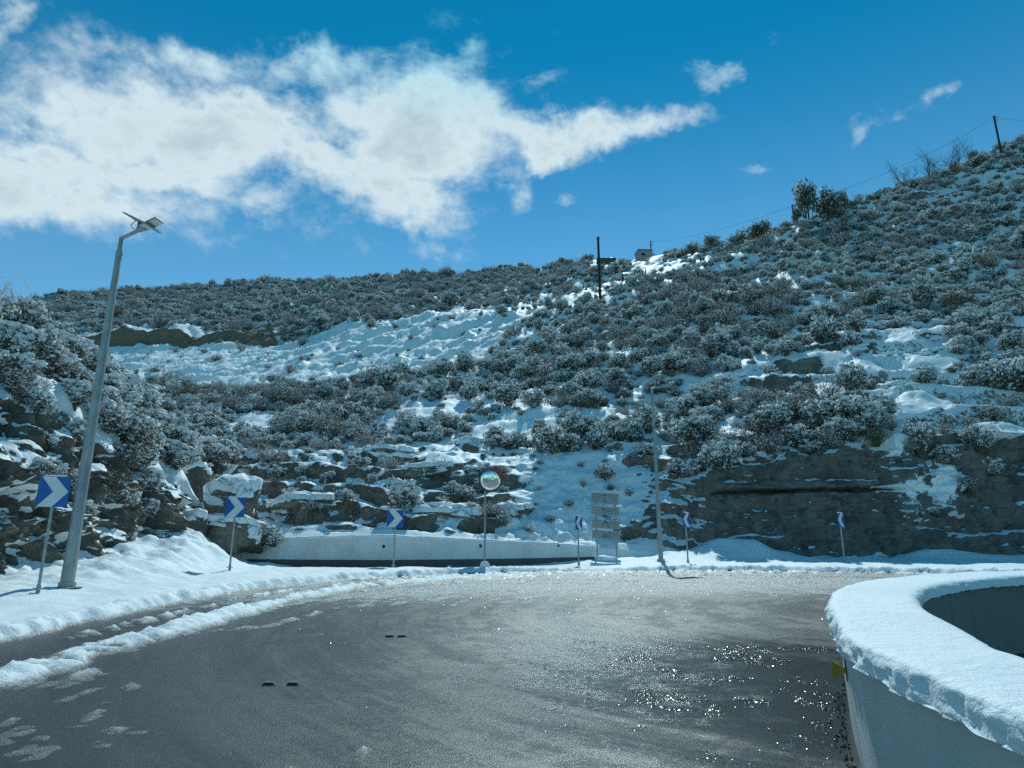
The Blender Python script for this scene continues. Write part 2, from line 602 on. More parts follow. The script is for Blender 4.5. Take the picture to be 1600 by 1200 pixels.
def make_leaf(name, a, b):
    m = bpy.data.materials.new(name)
    m.use_nodes = True
    M[name] = m
    t = NT(m.node_tree)
    t.n.clear()
    out = t.node('ShaderNodeOutputMaterial')
    oi = t.node('ShaderNodeObjectInfo')
    g = t.node('ShaderNodeNewGeometry')
    rnd = t.math('FRACT', t.math('ADD', g.outputs['Random Per Island'], oi.outputs['Random']))
    c = t.mix(rnd, a, b)
    d = t.node('ShaderNodeBsdfDiffuse')
    tr = t.node('ShaderNodeBsdfTranslucent')
    gl = t.node('ShaderNodeBsdfGlossy')
    gl.inputs['Roughness'].default_value = 0.45
    t.l.new(c, d.inputs[0])
    t.l.new(c, tr.inputs[0])
    m1 = t.node('ShaderNodeMixShader')
    m1.inputs[0].default_value = 0.3
    t.l.new(d.outputs[0], m1.inputs[1])
    t.l.new(tr.outputs[0], m1.inputs[2])
    m2 = t.node('ShaderNodeMixShader')
    m2.inputs[0].default_value = 0.05
    t.l.new(m1.outputs[0], m2.inputs[1])
    t.l.new(gl.outputs[0], m2.inputs[2])
    t.l.new(m2.outputs[0], out.inputs[0])


make_snow()
make_verge_snow()
make_rock()
make_terrain('snowy_hillside')
make_terrain('snowy_rock_face', 0.8)
make_asphalt()
make_concrete('white_concrete', (0.80, 0.82, 0.81), 0.12)
make_concrete('grey_concrete', (0.62, 0.63, 0.61), 0.2)
make_concrete('shaded_concrete', (0.20, 0.205, 0.20), 0.35)  # parapet concrete again, darkened to stand for shade
make_concrete('hut_render', (0.34, 0.33, 0.28), 0.3)
make_concrete('dark_concrete', (0.10, 0.10, 0.10), 0.3)
make_leaf('green_leaf', (0.078, 0.105, 0.066), (0.145, 0.16, 0.108))
make_leaf('grey_leaf', (0.115, 0.13, 0.105), (0.19, 0.19, 0.155))
make_leaf('brown_leaf', (0.15, 0.115, 0.092), (0.21, 0.17, 0.135))
make_leaf('straw_leaf', (0.23, 0.185, 0.11), (0.32, 0.26, 0.16))
make_leaf('clinging_snow', (0.82, 0.86, 0.88), (0.88, 0.90, 0.92))
simple('bark', (0.12, 0.095, 0.075), 0.9, var=0.3)
simple('galvanised', (0.33, 0.355, 0.36), 0.55, 0.5, 0.15, 3.0)
simple('dark_pole', (0.035, 0.033, 0.03), 0.8, var=0.3, scale=2.0)
simple('weathered_pole', (0.16, 0.15, 0.14), 0.85, var=0.25, scale=2.0)
simple('sign_blue', (0.006, 0.095, 0.36), 0.4, var=0.05, scale=2.0)
simple('sign_white', (0.62, 0.66, 0.67), 0.45, var=0.05, scale=2.0)
simple('board_grey', (0.27, 0.31, 0.305), 0.5, var=0.06, scale=2.0)
simple('board_print', (0.16, 0.17, 0.17), 0.6, var=0.05)
simple('board_red', (0.42, 0.03, 0.05), 0.6, var=0.05)
simple('mirror_red', (0.55, 0.03, 0.03), 0.45, var=0.1)
simple('black_plastic', (0.02, 0.02, 0.022), 0.5, var=0.1)
simple('amber', (0.50, 0.23, 0.015), 0.35, var=0.1)
simple('lamp_glass', (0.62, 0.62, 0.58), 0.35, var=0.04)
simple('solar_cell', (0.012, 0.016, 0.04), 0.2, var=0.1)
simple('stud_grey', (0.12, 0.12, 0.12), 0.6, var=0.2)
simple('stone_grey', (0.16, 0.15, 0.14), 0.85, var=0.3)
t_, b_ = mat('mirror_glass')
b_.inputs['Base Color'].default_value = (0.78, 0.80, 0.80, 1)
b_.inputs['Metallic'].default_value = 1.0
b_.inputs['Roughness'].default_value = 0.09
_p, _g = world_pos(t_)
_n, _ = t_.noise(_p, 9.0, 2.0, 0.5)
t_.l.new(t_.bump(_n, 0.03, 0.35), b_.inputs['Normal'])
t_, b_ = mat('ice')
b_.inputs['Base Color'].default_value = (0.07, 0.08, 0.08, 1)
b_.inputs['Roughness'].default_value = 0.2
b_.inputs['Specular IOR Level'].default_value = 0.6


def grid_faces(nr, nc):
    i = np.arange(nr - 1)[:, None] * nc + np.arange(nc - 1)[None, :]
    i = i.ravel()
    return np.stack([i, i + 1, i + nc + 1, i + nc], 1)


def grid_normals(P):
    du = np.gradient(P, axis=1)
    dv = np.gradient(P, axis=0)
    n = np.cross(du, dv)
    n /= np.maximum(np.linalg.norm(n, axis=2, keepdims=True), 1e-9)
    n[n[..., 2] < 0] *= -1
    return n


def blur(A, k, axis):
    if k < 1:
        return A
    ker = np.hanning(2 * k + 3)[1:-1]
    ker /= ker.sum()
    pad = [(0, 0)] * A.ndim
    pad[axis] = (k, k)
    B = np.pad(A, pad, mode='edge')
    out = 0
    for i, wgt in enumerate(ker):
        sl = [slice(None)] * A.ndim
        sl[axis] = slice(i, i + A.shape[axis])
        out = out + wgt * B[tuple(sl)]
    return out


def inpoly(u, v, poly):
    u, v = np.asarray(u, float), np.asarray(v, float)
    c = np.zeros(np.broadcast(u, v).shape, bool)
    n = len(poly)
    for i in range(n):
        x1, y1 = poly[i]
        x2, y2 = poly[(i + 1) % n]
        if y1 == y2:
            continue
        c ^= ((y1 > v) != (y2 > v)) & (u < (x2 - x1) * (v - y1) / (y2 - y1) + x1)
    return c


# ------------------------------------------------------------------ the ground: road sheet
def plane_z(y):
    return SLOPE * np.maximum(np.asarray(y, float), -40.0)


def build_road():
    xs = np.concatenate([np.linspace(-60, -14, 8), np.linspace(-12, 26, 39), np.linspace(30, 70, 8)])
    ys = np.concatenate([np.linspace(-120, -6, 12), np.linspace(-4, 34, 39), [36, 38]])
    X, Y = np.meshgrid(xs, ys)
    Z = plane_z(Y)
    o = obj('road', mesh_np('road', np.stack([X, Y, Z], 2).reshape(-1, 3), grid_faces(len(ys), len(xs)), M['wet_asphalt']))
    tag(o, 'wet dark asphalt road bending round the hairpin', kind='structure')


build_road()

# ------------------------------------------------------------------ the hillside
# each column: bearing u, then (v, distance) from the foot of the slope up to the skyline
HCOL = {
    -700: [(880, 42), (770, 48), (700, 58), (650, 78), (615, 100), (575, 140), (550, 142), (500, 235)],
    -300: [(862, 40), (760, 45), (700, 55), (650, 75), (610, 100), (556, 140), (533, 142), (488, 230)],
    0: [(848, 38), (750, 44), (690, 54), (640, 72), (605, 98), (550, 135), (528, 136.5), (474, 230)],
    130: [(844, 36), (745, 42), (690, 52), (635, 70), (600, 95), (545, 130), (520, 131.5), (459, 225)],
    280: [(842, 33.5), (740, 40), (685, 50), (630, 68), (600, 88), (541, 125), (518, 126.5), (450, 215)],
    430: [(840, 32), (735, 39), (680, 48), (625, 64), (592, 82), (535, 115), (519, 119), (441, 205)],
    600: [(838, 31.5), (735, 38), (680, 47), (620, 62), (585, 80), (507, 108), (497, 118), (433, 200)],
    760: [(848, 32.5), (730, 39.5), (670, 48), (610, 60), (580, 75), (488, 100), (480, 112), (428, 190)],
    850: [(852, 33.5), (725, 40), (660, 48), (600, 60), (560, 72), (490, 95), (472, 112), (422, 180)],
    940: [(858, 34.5), (720, 40.5), (650, 48), (580, 58), (530, 70), (470, 88), (440, 115), (411, 165)],
    1050: [(866, 34.5), (725, 39.5), (645, 47), (570, 57), (510, 68), (450, 85), (415, 115), (397, 145)],
    1120: [(882, 33.5), (735, 35.5), (670, 41), (590, 50), (520, 61), (460, 77), (415, 98), (381, 122)],
    1250: [(884, 33.2), (700, 35), (660, 38.5), (590, 46), (520, 56), (450, 71), (400, 88), (344, 112)],
    1400: [(884, 33), (688, 34.6), (640, 38.5), (580, 45), (525, 53), (440, 71), (380, 90), (288, 120)],
    1600: [(884, 33), (665, 35), (610, 39.5), (560, 46), (505, 54), (400, 78), (330, 97), (222, 130)],
    1900: [(884, 33), (650, 35), (600, 39.5), (540, 46), (480, 54), (360, 78), (280, 97), (140, 130)],
    2400: [(884, 33), (640, 35), (590, 39.5), (520, 46), (450, 54), (330, 78), (240, 97), (90, 130)],
}
SNOWFIELD = [(100, 548), (430, 541), (520, 520), (600, 503), (720, 486), (835, 491), (800, 520), (760, 552), (700, 575), (560, 590), (400, 600), (250, 600), (100, 575)]
PATHWAY = [(775, 484), (850, 463), (940, 441), (1050, 410), (1105, 392), (1115, 400), (1060, 425), (960, 456), (860, 482)]
DRIFT = [(775, 712), (850, 690), (935, 700), (1010, 765), (985, 815), (930, 848), (850, 858), (780, 855), (800, 790), (835, 745)]
BARE = [[(u_, v_ + (13 if v_ > 549 else -2)) for u_, v_ in SNOWFIELD], [(775, 488), (850, 461), (940, 438), (1050, 406), (1108, 389), (1120, 401), (1060, 428), (960, 461), (865, 488)], DRIFT,
        [(95, 552), (108, 520), (210, 508), (430, 516), (440, 542)],
        [(1225, 540), (1330, 515), (1480, 510), (1490, 545), (1470, 610), (1390, 625), (1330, 580)],
        [(1385, 600), (1480, 610), (1500, 660), (1430, 690), (1380, 690)],
        [(1480, 655), (1600, 640), (1700, 640), (1700, 690), (1480, 690)],
        [(560, 700), (760, 680), (770, 712), (570, 735)],
        [(980, 432), (1034, 424), (1034, 380), (980, 380)], [(918, 428), (972, 424), (972, 385), (918, 385)],
        [(1430, 300), (1600, 262), (1640, 262), (1640, 300), (1440, 325)]]


def hill_grid():
    us = np.concatenate([np.arange(-700, -100, 25), np.arange(-100, 1700, 3.6), np.arange(1700, 2401, 25)]).astype(float)
    keys = sorted(HCOL)
    nl = len(HCOL[0])
    lv = np.array([[HCOL[k][j][0] for k in keys] for j in range(nl)], float)
    ly = np.array([[HCOL[k][j][1] for k in keys] for j in range(nl)], float)
    V = np.array([np.interp(us, keys, lv[j]) for j in range(nl)])
    Yd = np.array([np.interp(us, keys, np.log(ly[j])) for j in range(nl)])
    V = blur(V, 14, 1)
    Yd = blur(Yd, 14, 1)
    rows = [110, 44, 46, 36, 60, 18, 60]
    ts = np.concatenate([np.linspace(j, j + 1, n, endpoint=False) for j, n in enumerate(rows)] + [[nl - 1]])
    j0 = np.minimum(ts.astype(int), nl - 2)
    f = (ts - j0)[:, None]
    Vg = V[j0] * (1 - f) + V[j0 + 1] * f
    Yg = np.exp(Yd[j0] * (1 - f) + Yd[j0 + 1] * f)
    Vg = blur(Vg, 4, 0)
    Yg = blur(Yg, 4, 0)
    Ug = np.broadcast_to(us[None, :], Vg.shape).copy()
    return Ug, Vg, Yg, ts


HU, HV, HY, HT = hill_grid()


def build_hill():
    kx, kz = ray(HU, HV)
    P = np.stack([kx * HY, HY, CAM_H + kz * HY], 2)
    x, y, z = P[..., 0].copy(), P[..., 1].copy(), P[..., 2].copy()
    T = np.broadcast_to(HT[:, None], HU.shape)
    cliff = sstep(HU, 1085, 1135) * (1 - sstep(T, 0.92, 1.02))
    field = inpoly(HU, HV, SNOWFIELD).astype(float)
    field = blur(blur(field, 4, 0), 6, 1)
    drift = blur(blur(inpoly(HU, HV, DRIFT).astype(float), 14, 0), 14, 1)
    path = blur(blur(inpoly(HU, HV, PATHWAY).astype(float), 2, 0), 4, 1)
    calm = np.maximum(np.maximum(field, path), drift * 0.35)
    edge = sstep(T, 0.0, 0.25)
    # rolling ground, larger far away
    amp = np.clip(y / 60.0, 0.5, 2.2)
    roll = fbm(x * 0.09, y * 0.09, 0, 4) * 0.9 * amp
    small = fbm(x * 0.55, y * 0.55, z * 0.3, 4) * 0.28 * np.clip(y / 40, 0.7, 1.6)
    z = z + edge * (1 - cliff) * (roll * (1 - 0.7 * calm) + small * (1 - 0.6 * calm))
    # rills running down the bare spoil slope, and soft wind ripples
    s1 = (x * 0.80 + y * 0.45)
    s2 = (-x * 0.45 + y * 0.80)
    rill = fbm(s1 * 0.07 + 4, s2 * 0.5, 0, 4, gain=0.58)
    z = z + field * (rill * 0.95 + 0.55 * fbm(x * 0.33, y * 0.33, 23, 4, gain=0.6)) + path * (rill * 0.6 + 0.5 * fbm(x * 0.4, y * 0.4, 31, 4))
    z = z + drift * (blur(blur(z, 14, 0), 22, 1) - z)
    z = z + drift * (0.16 * fbm(x * 1.3, y * 1.3, 41, 4, gain=0.6) + 0.10 * fbm(x * 0.5, y * 2.0, 44, 3))
    # bedding ledges in the lower bank and on the right-hand slope
    low = sstep(HV, 672, 705) * (1 - cliff) * (1 - drift) * sstep(T, 0.06, 0.2)
    right = sstep(HU, 1120, 1220) * sstep(HV, 480, 520) * (1 - sstep(HV, 690, 720)) * (1 - cliff)
    upper = 0.55 * sstep(HU, 1200, 1350) * (1 - sstep(HV, 470, 500))
    brk = sstep(fbm(x * 0.16 + 9, y * 0.2, z * 0.05, 3), -0.35, 0.15)
    for m, h, ph in ((low, 1.25, 0.0), (right, 2.1, 0.37), (upper, 3.2, 0.1)):
        q = (z - plane_z(30) + 0.05 * x + 0.5 * fbm(x * 0.22, y * 0.1, ph, 3)) / h + ph
        fr = q - np.floor(q)
        st = np.floor(q) + sstep(fr, 0.62, 0.92)
        z = z + m * brk * (st - q) * h * 0.85
    y = y + low * 0.42 * fbm(x * 0.9, z * 1.3, 14.0, 4, gain=0.6)
    # the dark cut face: bedding, joints, a deep horizontal crack
    cy = 0.0
    blk = fbm(x * 0.35, z * 0.9, 3.1, 5, gain=0.55)
    strat = fbm(x * 0.12 + 2, z * 2.6, 1.7, 4)
    joints = np.abs(fbm(x * 0.8, z * 0.25, 8.0, 3))
    cy = blk * 0.50 + strat * 0.13 + 0.16 * fbm(x * 1.6, z * 2.2, 6.0, 4, gain=0.6) + 0.22 * np.exp(-(joints / 0.05) ** 2)
    zc = 5.42 + 0.05 * fbm(x * 0.5, 0, 0, 2)
    crack = np.exp(-((z - zc) / 0.075) ** 2) * sstep(HU, 1105, 1125) * (1 - sstep(HU, 1385, 1420))
    cy = cy + 0.95 * crack - 0.16 * sstep(z, zc, zc + 0.25) * (1 - sstep(z, zc + 0.3, zc + 1.2))
    # shelf in the cut face at right
    zs = 3.42 + 0.42 * fbm(x * 0.35, 0, 5, 4)
    shelf = sstep(HU, 1415, 1450)
    cy = cy + shelf * (0.75 * sstep(z, zs - 0.06, zs + 0.10) - 0.35)
    # slumped snowy chute
    chute_u = 1500 - (HV - 690) * 0.55 * -0.0 - 95 + (HV - 690) * 0.45
    chute = np.exp(-((HU - chute_u) / 80.0) ** 2) * sstep(HV, 668, 700) * (1 - sstep(HV, 800, 835))
    cy = cy - chute * 0.5 * sstep(HV, 690, 800)
    y = y + cliff * cy
    x = x + cliff * 0.15 * fbm(z * 0.8, x * 0.5, 2.0, 3)
    P = np.stack([x, y, z], 2)
    n = grid_normals(P)
    nz = blur(blur(n[..., 2], 1, 0), 1, 1)
    snow = sstep(nz, 0.44, 0.80)
    snow = snow + 0.9 * (np.maximum(np.maximum(field, path * 0.1), drift)) - 0.5 * path * sstep(fbm(x * 0.25, y * 0.35, 6, 3), -0.1, 0.5)
    patch = fbm(x * 0.5, z * 0.5, y * 0.2, 4)
    snow = np.where(cliff > 0.3, -0.45 + 1.25 * sstep(nz, 0.62, 0.92) + 0.50 * sstep(patch, 0.42, 0.75) + 0.28 * sstep(fbm(x * 2.2, z * 2.2, 3.0, 3), 0.35, 0.8) + 0.34 * sstep(HU, 1400, 1480) * sstep(patch, -0.1, 0.45) - 1.6 * crack - 1.3 * np.exp(-((z - zc) / 0.33) ** 2) * (chute < 0.4), snow)
    snow = np.clip(snow + chute * (0.95 + 0.7 * patch), -0.5, 1.6)
    # snow blown against the top of the cut
    snow = np.clip(snow + 0.5 * sstep(T, 0.93, 1.05) * sstep(HU, 1300, 1400), 0, 1.6)
    soil = blur(blur(inpoly(HU, HV, [(102, 546), (112, 526), (160, 520), (420, 518), (432, 540)]).astype(float), 1, 0), 2, 1)
    snow = snow * (1 - soil) * (1.0 - 0.22 * sstep(HV, 640, 560) * (1 - calm) * sstep(HU, 1200, 900)) 
    # back of the ridge falls away behind the skyline
    back = P[-1:] + np.array([0, 0, 0])
    extra = []
    for k, (dy, dz) in enumerate(((6, -0.3), (25, -4), (70, -22), (140, -60))):
        b = P[-1:].copy()
        b[..., 1] += dy
        b[..., 0] *= 1 + dy / 220.0
        b[..., 2] += dz
        extra.append(b)
    foot = P[:1].copy()
    foot[..., 2] = plane_z(foot[..., 1]) - 0.6
    foot[..., 1] -= 0.3
    PP = np.concatenate([foot, P] + extra, 0)
    sn = np.concatenate([snow[:1]] + [snow] + [snow[-1:]] * 4, 0)
    so = np.concatenate([soil[:1]] + [soil] + [soil[-1:] * 0] * 4, 0)
    ct = np.concatenate([cliff[:1]] + [cliff] + [cliff[-1:]] * 4, 0)
    me = mesh_np('hillside', PP.reshape(-1, 3), grid_faces(PP.shape[0], PP.shape[1]), M['snowy_hillside'])
    add_attr(me, 'snow', sn)
    add_attr(me, 'soil', so)
    add_attr(me, 'cut', ct)
    o = obj('hillside', me)
    tag(o, 'snow-covered scrubby hillside with rock ledges rising behind the road', kind='structure')
    return P, nz


HP, HNZ = build_hill()

# ------------------------------------------------------------------ the rock bank on the left
BCOL = {
    -900: [(1010, 9), (640, 9.6), (500, 10.2), (430, 11.5), (380, 13.5), (350, 18), (420, 30)],
    -400: [(985, 11.5), (720, 12), (585, 12.8), (520, 14), (470, 16.5), (440, 21), (500, 32)],
    0: [(935, 16.6), (760, 17.2), (640, 18.0), (578, 19.3), (520, 22), (492, 26), (560, 36)],
    70: [(915, 17.6), (760, 18.3), (665, 19.0), (605, 20.5), (555, 23.2), (532, 27), (590, 37)],
    130: [(893, 19), (775, 19.7), (700, 20.6), (645, 22.3), (602, 25), (585, 28), (640, 37)],
    200: [(872, 21.6), (790, 22.2), (735, 23.2), (690, 25), (655, 28), (642, 30), (690, 38)],
    270: [(852, 25), (800, 25.6), (765, 26.6), (738, 28.3), (715, 30.5), (706, 32), (740, 37)],
    330: [(846, 28.5), (822, 29), (806, 29.6), (796, 30.3), (786, 31.5), (780, 33), (800, 37)],
}


def build_bank():
    us = np.concatenate([np.arange(-900, -120, 14), np.arange(-120, 331, 2.2)]).astype(float)
    keys = sorted(BCOL)
    nl = 7
    V = blur(np.array([np.interp(us, keys, [BCOL[k][j][0] for k in keys]) for j in range(nl)], float), 8, 1)
    Yd = blur(np.array([np.interp(us, keys, [BCOL[k][j][1] for k in keys]) for j in range(nl)], float), 8, 1)
    rows = [62, 40, 26, 26, 16, 12]
    ts = np.concatenate([np.linspace(j, j + 1, n, endpoint=False) for j, n in enumerate(rows)] + [[nl - 1]])
    j0 = np.minimum(ts.astype(int), nl - 2)
    f = (ts - j0)[:, None]
    Vg = blur(V[j0] * (1 - f) + V[j0 + 1] * f, 3, 0)
    Yg = blur(Yd[j0] * (1 - f) + Yd[j0 + 1] * f, 3, 0)
    Ug = np.broadcast_to(us[None, :], Vg.shape).copy()
    T = np.broadcast_to(ts[:, None], Vg.shape)
    kx, kz = ray(Ug, Vg)
    x, y, z = kx * Yg, Yg.copy(), CAM_H + kz * Yg
    face = 1 - sstep(T, 1.9, 2.8)
    # bulges, buttresses and hollows in the face
    d = fbm(y * 0.42, z * 0.42, x * 0.2, 5, gain=0.55) * 1.15 + fbm(y * 1.6, z * 2.0, 4.0, 3) * 0.18
    strat = fbm(y * 0.15 + 5, z * 1.9, 2.2, 4) * 0.30
    x = x + face * (d + strat) * sstep(T, 0.02, 0.25)
    y = y - face * 0.35 * d * sstep(T, 0.02, 0.25)
    z = z + (1 - face) * (fbm(x * 0.5, y * 0.5, 0, 4) * 0.55) + face * 0.2 * fbm(x * 0.8, y * 0.8, z * 0.8, 3)
    P = np.stack([x, y, z], 2)
    n = grid_normals(P)
    nz = blur(blur(np.abs(n[..., 2]), 1, 0), 1, 1)
    snow = -0.28 + 1.15 * sstep(nz, 0.45, 0.80) + 0.55 * sstep(fbm(x * 0.7, y * 0.7, z * 0.9, 4), 0.0, 0.4) * sstep(T, 0.9, 1.8) + 0.9 * sstep(T, 1.9, 2.6)
    snow = np.clip(snow, -0.3, 1.3)
    foot = P[:1].copy()
    foot[..., 2] = plane_z(foot[..., 1]) - 0.6
    PP = np.concatenate([foot, P], 0)
    sn = np.concatenate([snow[:1], snow], 0)
    me = mesh_np('rock_bank', PP.reshape(-1, 3), grid_faces(PP.shape[0], PP.shape[1]), M['snowy_rock_face'])
    add_attr(me, 'snow', sn)
    add_attr(me, 'soil', sn * 0)
    add_attr(me, 'cut', sn * 0)
    o = obj('rock_bank', me)
    tag(o, 'steep dark rock bank with snow on its brow at the left roadside', kind='structure')
    return P, Ug, Vg, T


BP, BU, BV, BT = build_bank()

# ------------------------------------------------------------------ snow lying on the verge and ploughed along the road
def seg_dist(X, Y, pts):
    best = np.full(X.shape, 1e9)
    for (x1, y1), (x2, y2) in zip(pts[:-1], pts[1:]):
        dx, dy = x2 - x1, y2 - y1
        t = np.clip(((X - x1) * dx + (Y - y1) * dy) / (dx * dx + dy * dy), 0, 1)
        best = np.minimum(best, np.hypot(X - x1 - t * dx, Y - y1 - t * dy))
    return best


VERGE = [(-7.4, -30), (-7.2, -2), (-6.95, 5), (-6.75, 9.9), (-6.75, 12), (-6.8, 14.7), (-6.4, 18.6), (-4.7, 22.0), (-2.15, 24.4), (2.3, 26.2), (7.1, 26.6), (11.4, 25.9), (16, 24.2), (22, 21.5), (40, 12), (70, -4)]
VPOLY = VERGE + [(70, 60), (-60, 60), (-60, -30)]
RIDGE1 = [(-4.95, 3.0), (-5.02, 7.48), (-5.09, 9.23), (-4.98, 11.58), (-4.75, 15.65), (-4.0, 19.3), (-1.9, 22.1), (0.5, 23.2)]
RIDGE2 = [(-6.05, 10.3), (-5.97, 12.64), (-5.75, 16.6), (-4.9, 19.4), (-3.4, 21.6)]
RIDGE3 = [(-2.2, 23.4), (2.0, 25.2), (7, 25.6), (12, 24.9), (16, 23.3)]


SLUSH = [([(-3.12, 5.09), (-3.24, 5.77), (-3.63, 7.27)], 0.065, 0.016), ([(-3.87, 5.86), (-3.9, 6.68), (-3.88, 7.63)], 0.06, 0.014),
         ([(-3.24, 4.97), (-3.36, 5.53)], 0.08, 0.016), ([(-3.53, 5.37), (-3.67, 5.77)], 0.10, 0.018), ([(-4.35, 7.3), (-4.35, 7.95)], 0.16, 0.03),
         ([(-4.35, 11.08), (-3.76, 11.58), (-3.55, 12.92), (-3.27, 14.61)], 0.13, 0.022), ([(-0.39, 22.17), (1.86, 21.9), (3.54, 21.36)], 0.22, 0.02),
         ([(-3.67, 17.69), (-2.39, 19.67), (-0.74, 21.36)], 0.20, 0.024), ([(-2.39, 15.38), (-1.46, 16.84), (0.0, 18.24)], 0.16, 0.014),
         ([(4, 23.6), (8, 23.9), (12, 22.8)], 0.25, 0.025), ([(0, 20.2), (4, 20.8), (8, 20.6)], 0.16, 0.012)]


def verge_height(X, Y):
    ins = inpoly(X, Y, VPOLY)
    d = seg_dist(X, Y, VERGE) * np.where(ins, 1, -1)
    wob = fbm(X * 0.9, Y * 0.9, 0, 3) * 0.16 + fbm(X * 3.4, Y * 3.4, 2, 2) * 0.07
    dd = d + wob
    lump = fbm(X * 3.1, Y * 3.1, 1.0, 4, gain=0.6)
    clod = np.maximum(fbm(X * 7.0, Y * 7.0, 5.0, 2), 0)
    h = -0.05 + 0.17 * sstep(dd, -0.10, 0.22) + 0.05 * sstep(dd, 0.1, 2.0)
    # churned windrow at the very edge
    h = h + np.exp(-((dd - 0.25) / 0.28) ** 2) * (0.05 + 0.075 * lump + 0.06 * clod)
    h = h + sstep(dd, 0.3, 1.5) * (0.05 * fbm(X * 0.7, Y * 0.7, 0, 3) + 0.016 * fbm(X * 2.2, Y * 2.2, 3, 3))
    # bank of slid snow against the rocks on the left
    hf = np.interp(Y, [0, 14, 16.5, 19, 22.5, 25, 27, 29.5, 32], [0.3, 0.10, 0.16, 0.42, 0.85, 1.15, 1.35, 1.30, 0.9])
    bank = sstep(-X, 8.0, 11.6)
    shift = 2.3 * sstep(Y, 24.5, 27.5)
    right_end = 1 - sstep(X + shift, -10.6, -7.6)
    h = h + hf * bank * right_end * sstep(dd, 0.3, 2.0) * (1 + 0.25 * fbm(X * 0.9, Y * 0.9, 6, 3))
    h = h + bank * sstep(Y, 12, 20) * 0.13 * fbm(X * 1.7, Y * 1.7, 4, 3)
    # apron of drifted snow at the foot of the cut face
    foot = sstep(Y, 30.6, 33.2) * sstep(X, 4, 8)
    h = h + foot * (0.12 + 0.30 * fbm(X * 0.35, Y * 0.3, 9, 3) + 0.9 * np.exp(-((X - 10.2) / 1.6) ** 2) + 0.3 * np.exp(-((X - 21) / 2.5) ** 2))
    # the verge is blown thin along the foot of the parapet wall
    thin = sstep(Y, 25.6, 27.2) * (1 - sstep(Y, 30.2, 31.2)) * sstep(X, -9.6, -8.2) * (1 - sstep(X, 3.0, 6.0))
    h = h * (1 - 0.75 * thin) - 0.035 * thin * sstep(Y, 27.3, 27.9) * (1 - sstep(X, -3.5, -1.0))
    # ploughed ridges lying on the asphalt
    for pts, w, a, thr in ((RIDGE1, 0.36, 0.15, 0.0), (RIDGE2, 0.17, 0.075, 0.1), (RIDGE3, 0.30, 0.09, 0.05)):
        dr = seg_dist(X, Y, pts) + 0.12 * fbm(X * 1.1, Y * 1.1, 7, 3)
        body = np.exp(-(dr / w) ** 2) * a * (0.85 + 0.5 * fbm(X * 0.5, Y * 0.5, 11, 2)) + np.exp(-(dr / (w * 1.3)) ** 2) * (0.07 * lump + 0.07 * clod)
        h = np.maximum(h, body - 0.045 - thr * 0.1)
    # scraps and crumbs of snow thrown about near the edges
    near_edge = sstep(dd, -6.5, -0.5)
    scrap = fbm(X * 0.9 + 3, Y * 0.9, 12, 4, gain=0.62)
    h = np.maximum(h, (scrap - 0.95 + 0.28 * sstep(dd, -1.6, -0.2) + 0.50 * sstep(Y, 18.5, 23.5)) * 0.11 + 0.03 * lump - 0.02)
    cr = fbm(X * 3.6, Y * 5.2, 33, 3, gain=0.7) + 0.35 * fbm(X * 0.5, Y * 0.9, 35, 2)
    h = np.maximum(h, (cr - 0.92 + 0.55 * sstep(Y, 17.5, 23.0) - 0.7 * sstep(X, 5, 9) * (1 - sstep(Y, 20, 23))) * 0.07 - 0.02)
    brk = fbm(X * 1.6, Y * 1.6, 21, 3)
    hf = fbm(X * 6.0, Y * 3.2, 27, 3, gain=0.65)
    for pts, w, a in SLUSH:
        dr = seg_dist(X, Y, pts) + 0.04 * fbm(X * 2.4, Y * 2.4, 17, 3)
        h = np.maximum(h, np.exp(-(dr / w) ** 2) * (a * 1.1 + 1.1 * a * brk + 0.02 * lump + 0.03 * clod) * sstep(hf, -0.45, 0.25) - 0.010)
    return h


def build_verge():
    xs = np.concatenate([np.arange(-30, -14, 0.8), np.arange(-14, 9, 0.066), np.arange(9, 20, 0.12), np.arange(20, 60, 0.8)])
    ys = np.concatenate([np.arange(-60, 2, 1.5), np.arange(2, 12, 0.055), np.arange(12, 35.5, 0.085)])
    X, Y = np.meshgrid(xs, ys)
    h = verge_height(X, Y)
    # nothing lies under the median parapet
    med = inpoly(X, Y, [(1.4, -30), (1.5, 2), (2.0, 4.6), (4.2, 9.0), (8, 11.2), (40, 14), (40, -30)])
    h = np.where(med, -0.1, h)
    Z = plane_z(Y) + h
    fc = grid_faces(len(ys), len(xs))
    keep = (h.ravel()[fc] > -0.012).any(1)
    fc = fc[keep]
    used = np.unique(fc)
    remap = np.full(h.size, -1)
    remap[used] = np.arange(len(used))
    Vv = np.stack([X, Y, Z], 2).reshape(-1, 3)[used]
    me = mesh_np('snow_verge', Vv, remap[fc], M['verge_snow'])
    add_attr(me, 'depth', h.ravel()[used])
    o = obj('snow_verge', me)
    tag(o, 'white snow on the verge with ploughed ridges along the road edge', kind='structure')


build_verge()


def ground_z(x, y):
    h = float(verge_height(np.array([[x]]), np.array([[y]]))[0, 0])
    return float(plane_z(y)) + max(h, 0.0)


# ------------------------------------------------------------------ the near median parapet
OUT = [(1.50, -6), (1.50, -1), (1.51, 1.2), (1.56, 2.34), (1.61, 2.85), (1.68, 3.4), (1.82, 4.1), (2.31, 5.4), (2.69, 6.3), (3.12, 7.14), (3.75, 8.05), (4.82, 9.15), (6.08, 9.95), (7.3, 10.46), (10, 11.4), (16, 13.0)]
INN = [(2.24, -6), (2.22, -1), (2.2, 1.4), (2.23, 2.7), (2.30, 3.3), (2.42, 3.75), (2.66, 4.4), (2.98, 5.3), (3.30, 6.0), (3.72, 6.75), (4.40, 7.65), (5.45, 8.6), (6.50, 9.25), (7.6, 9.7), (10.3, 10.7), (16.2, 12.3)]


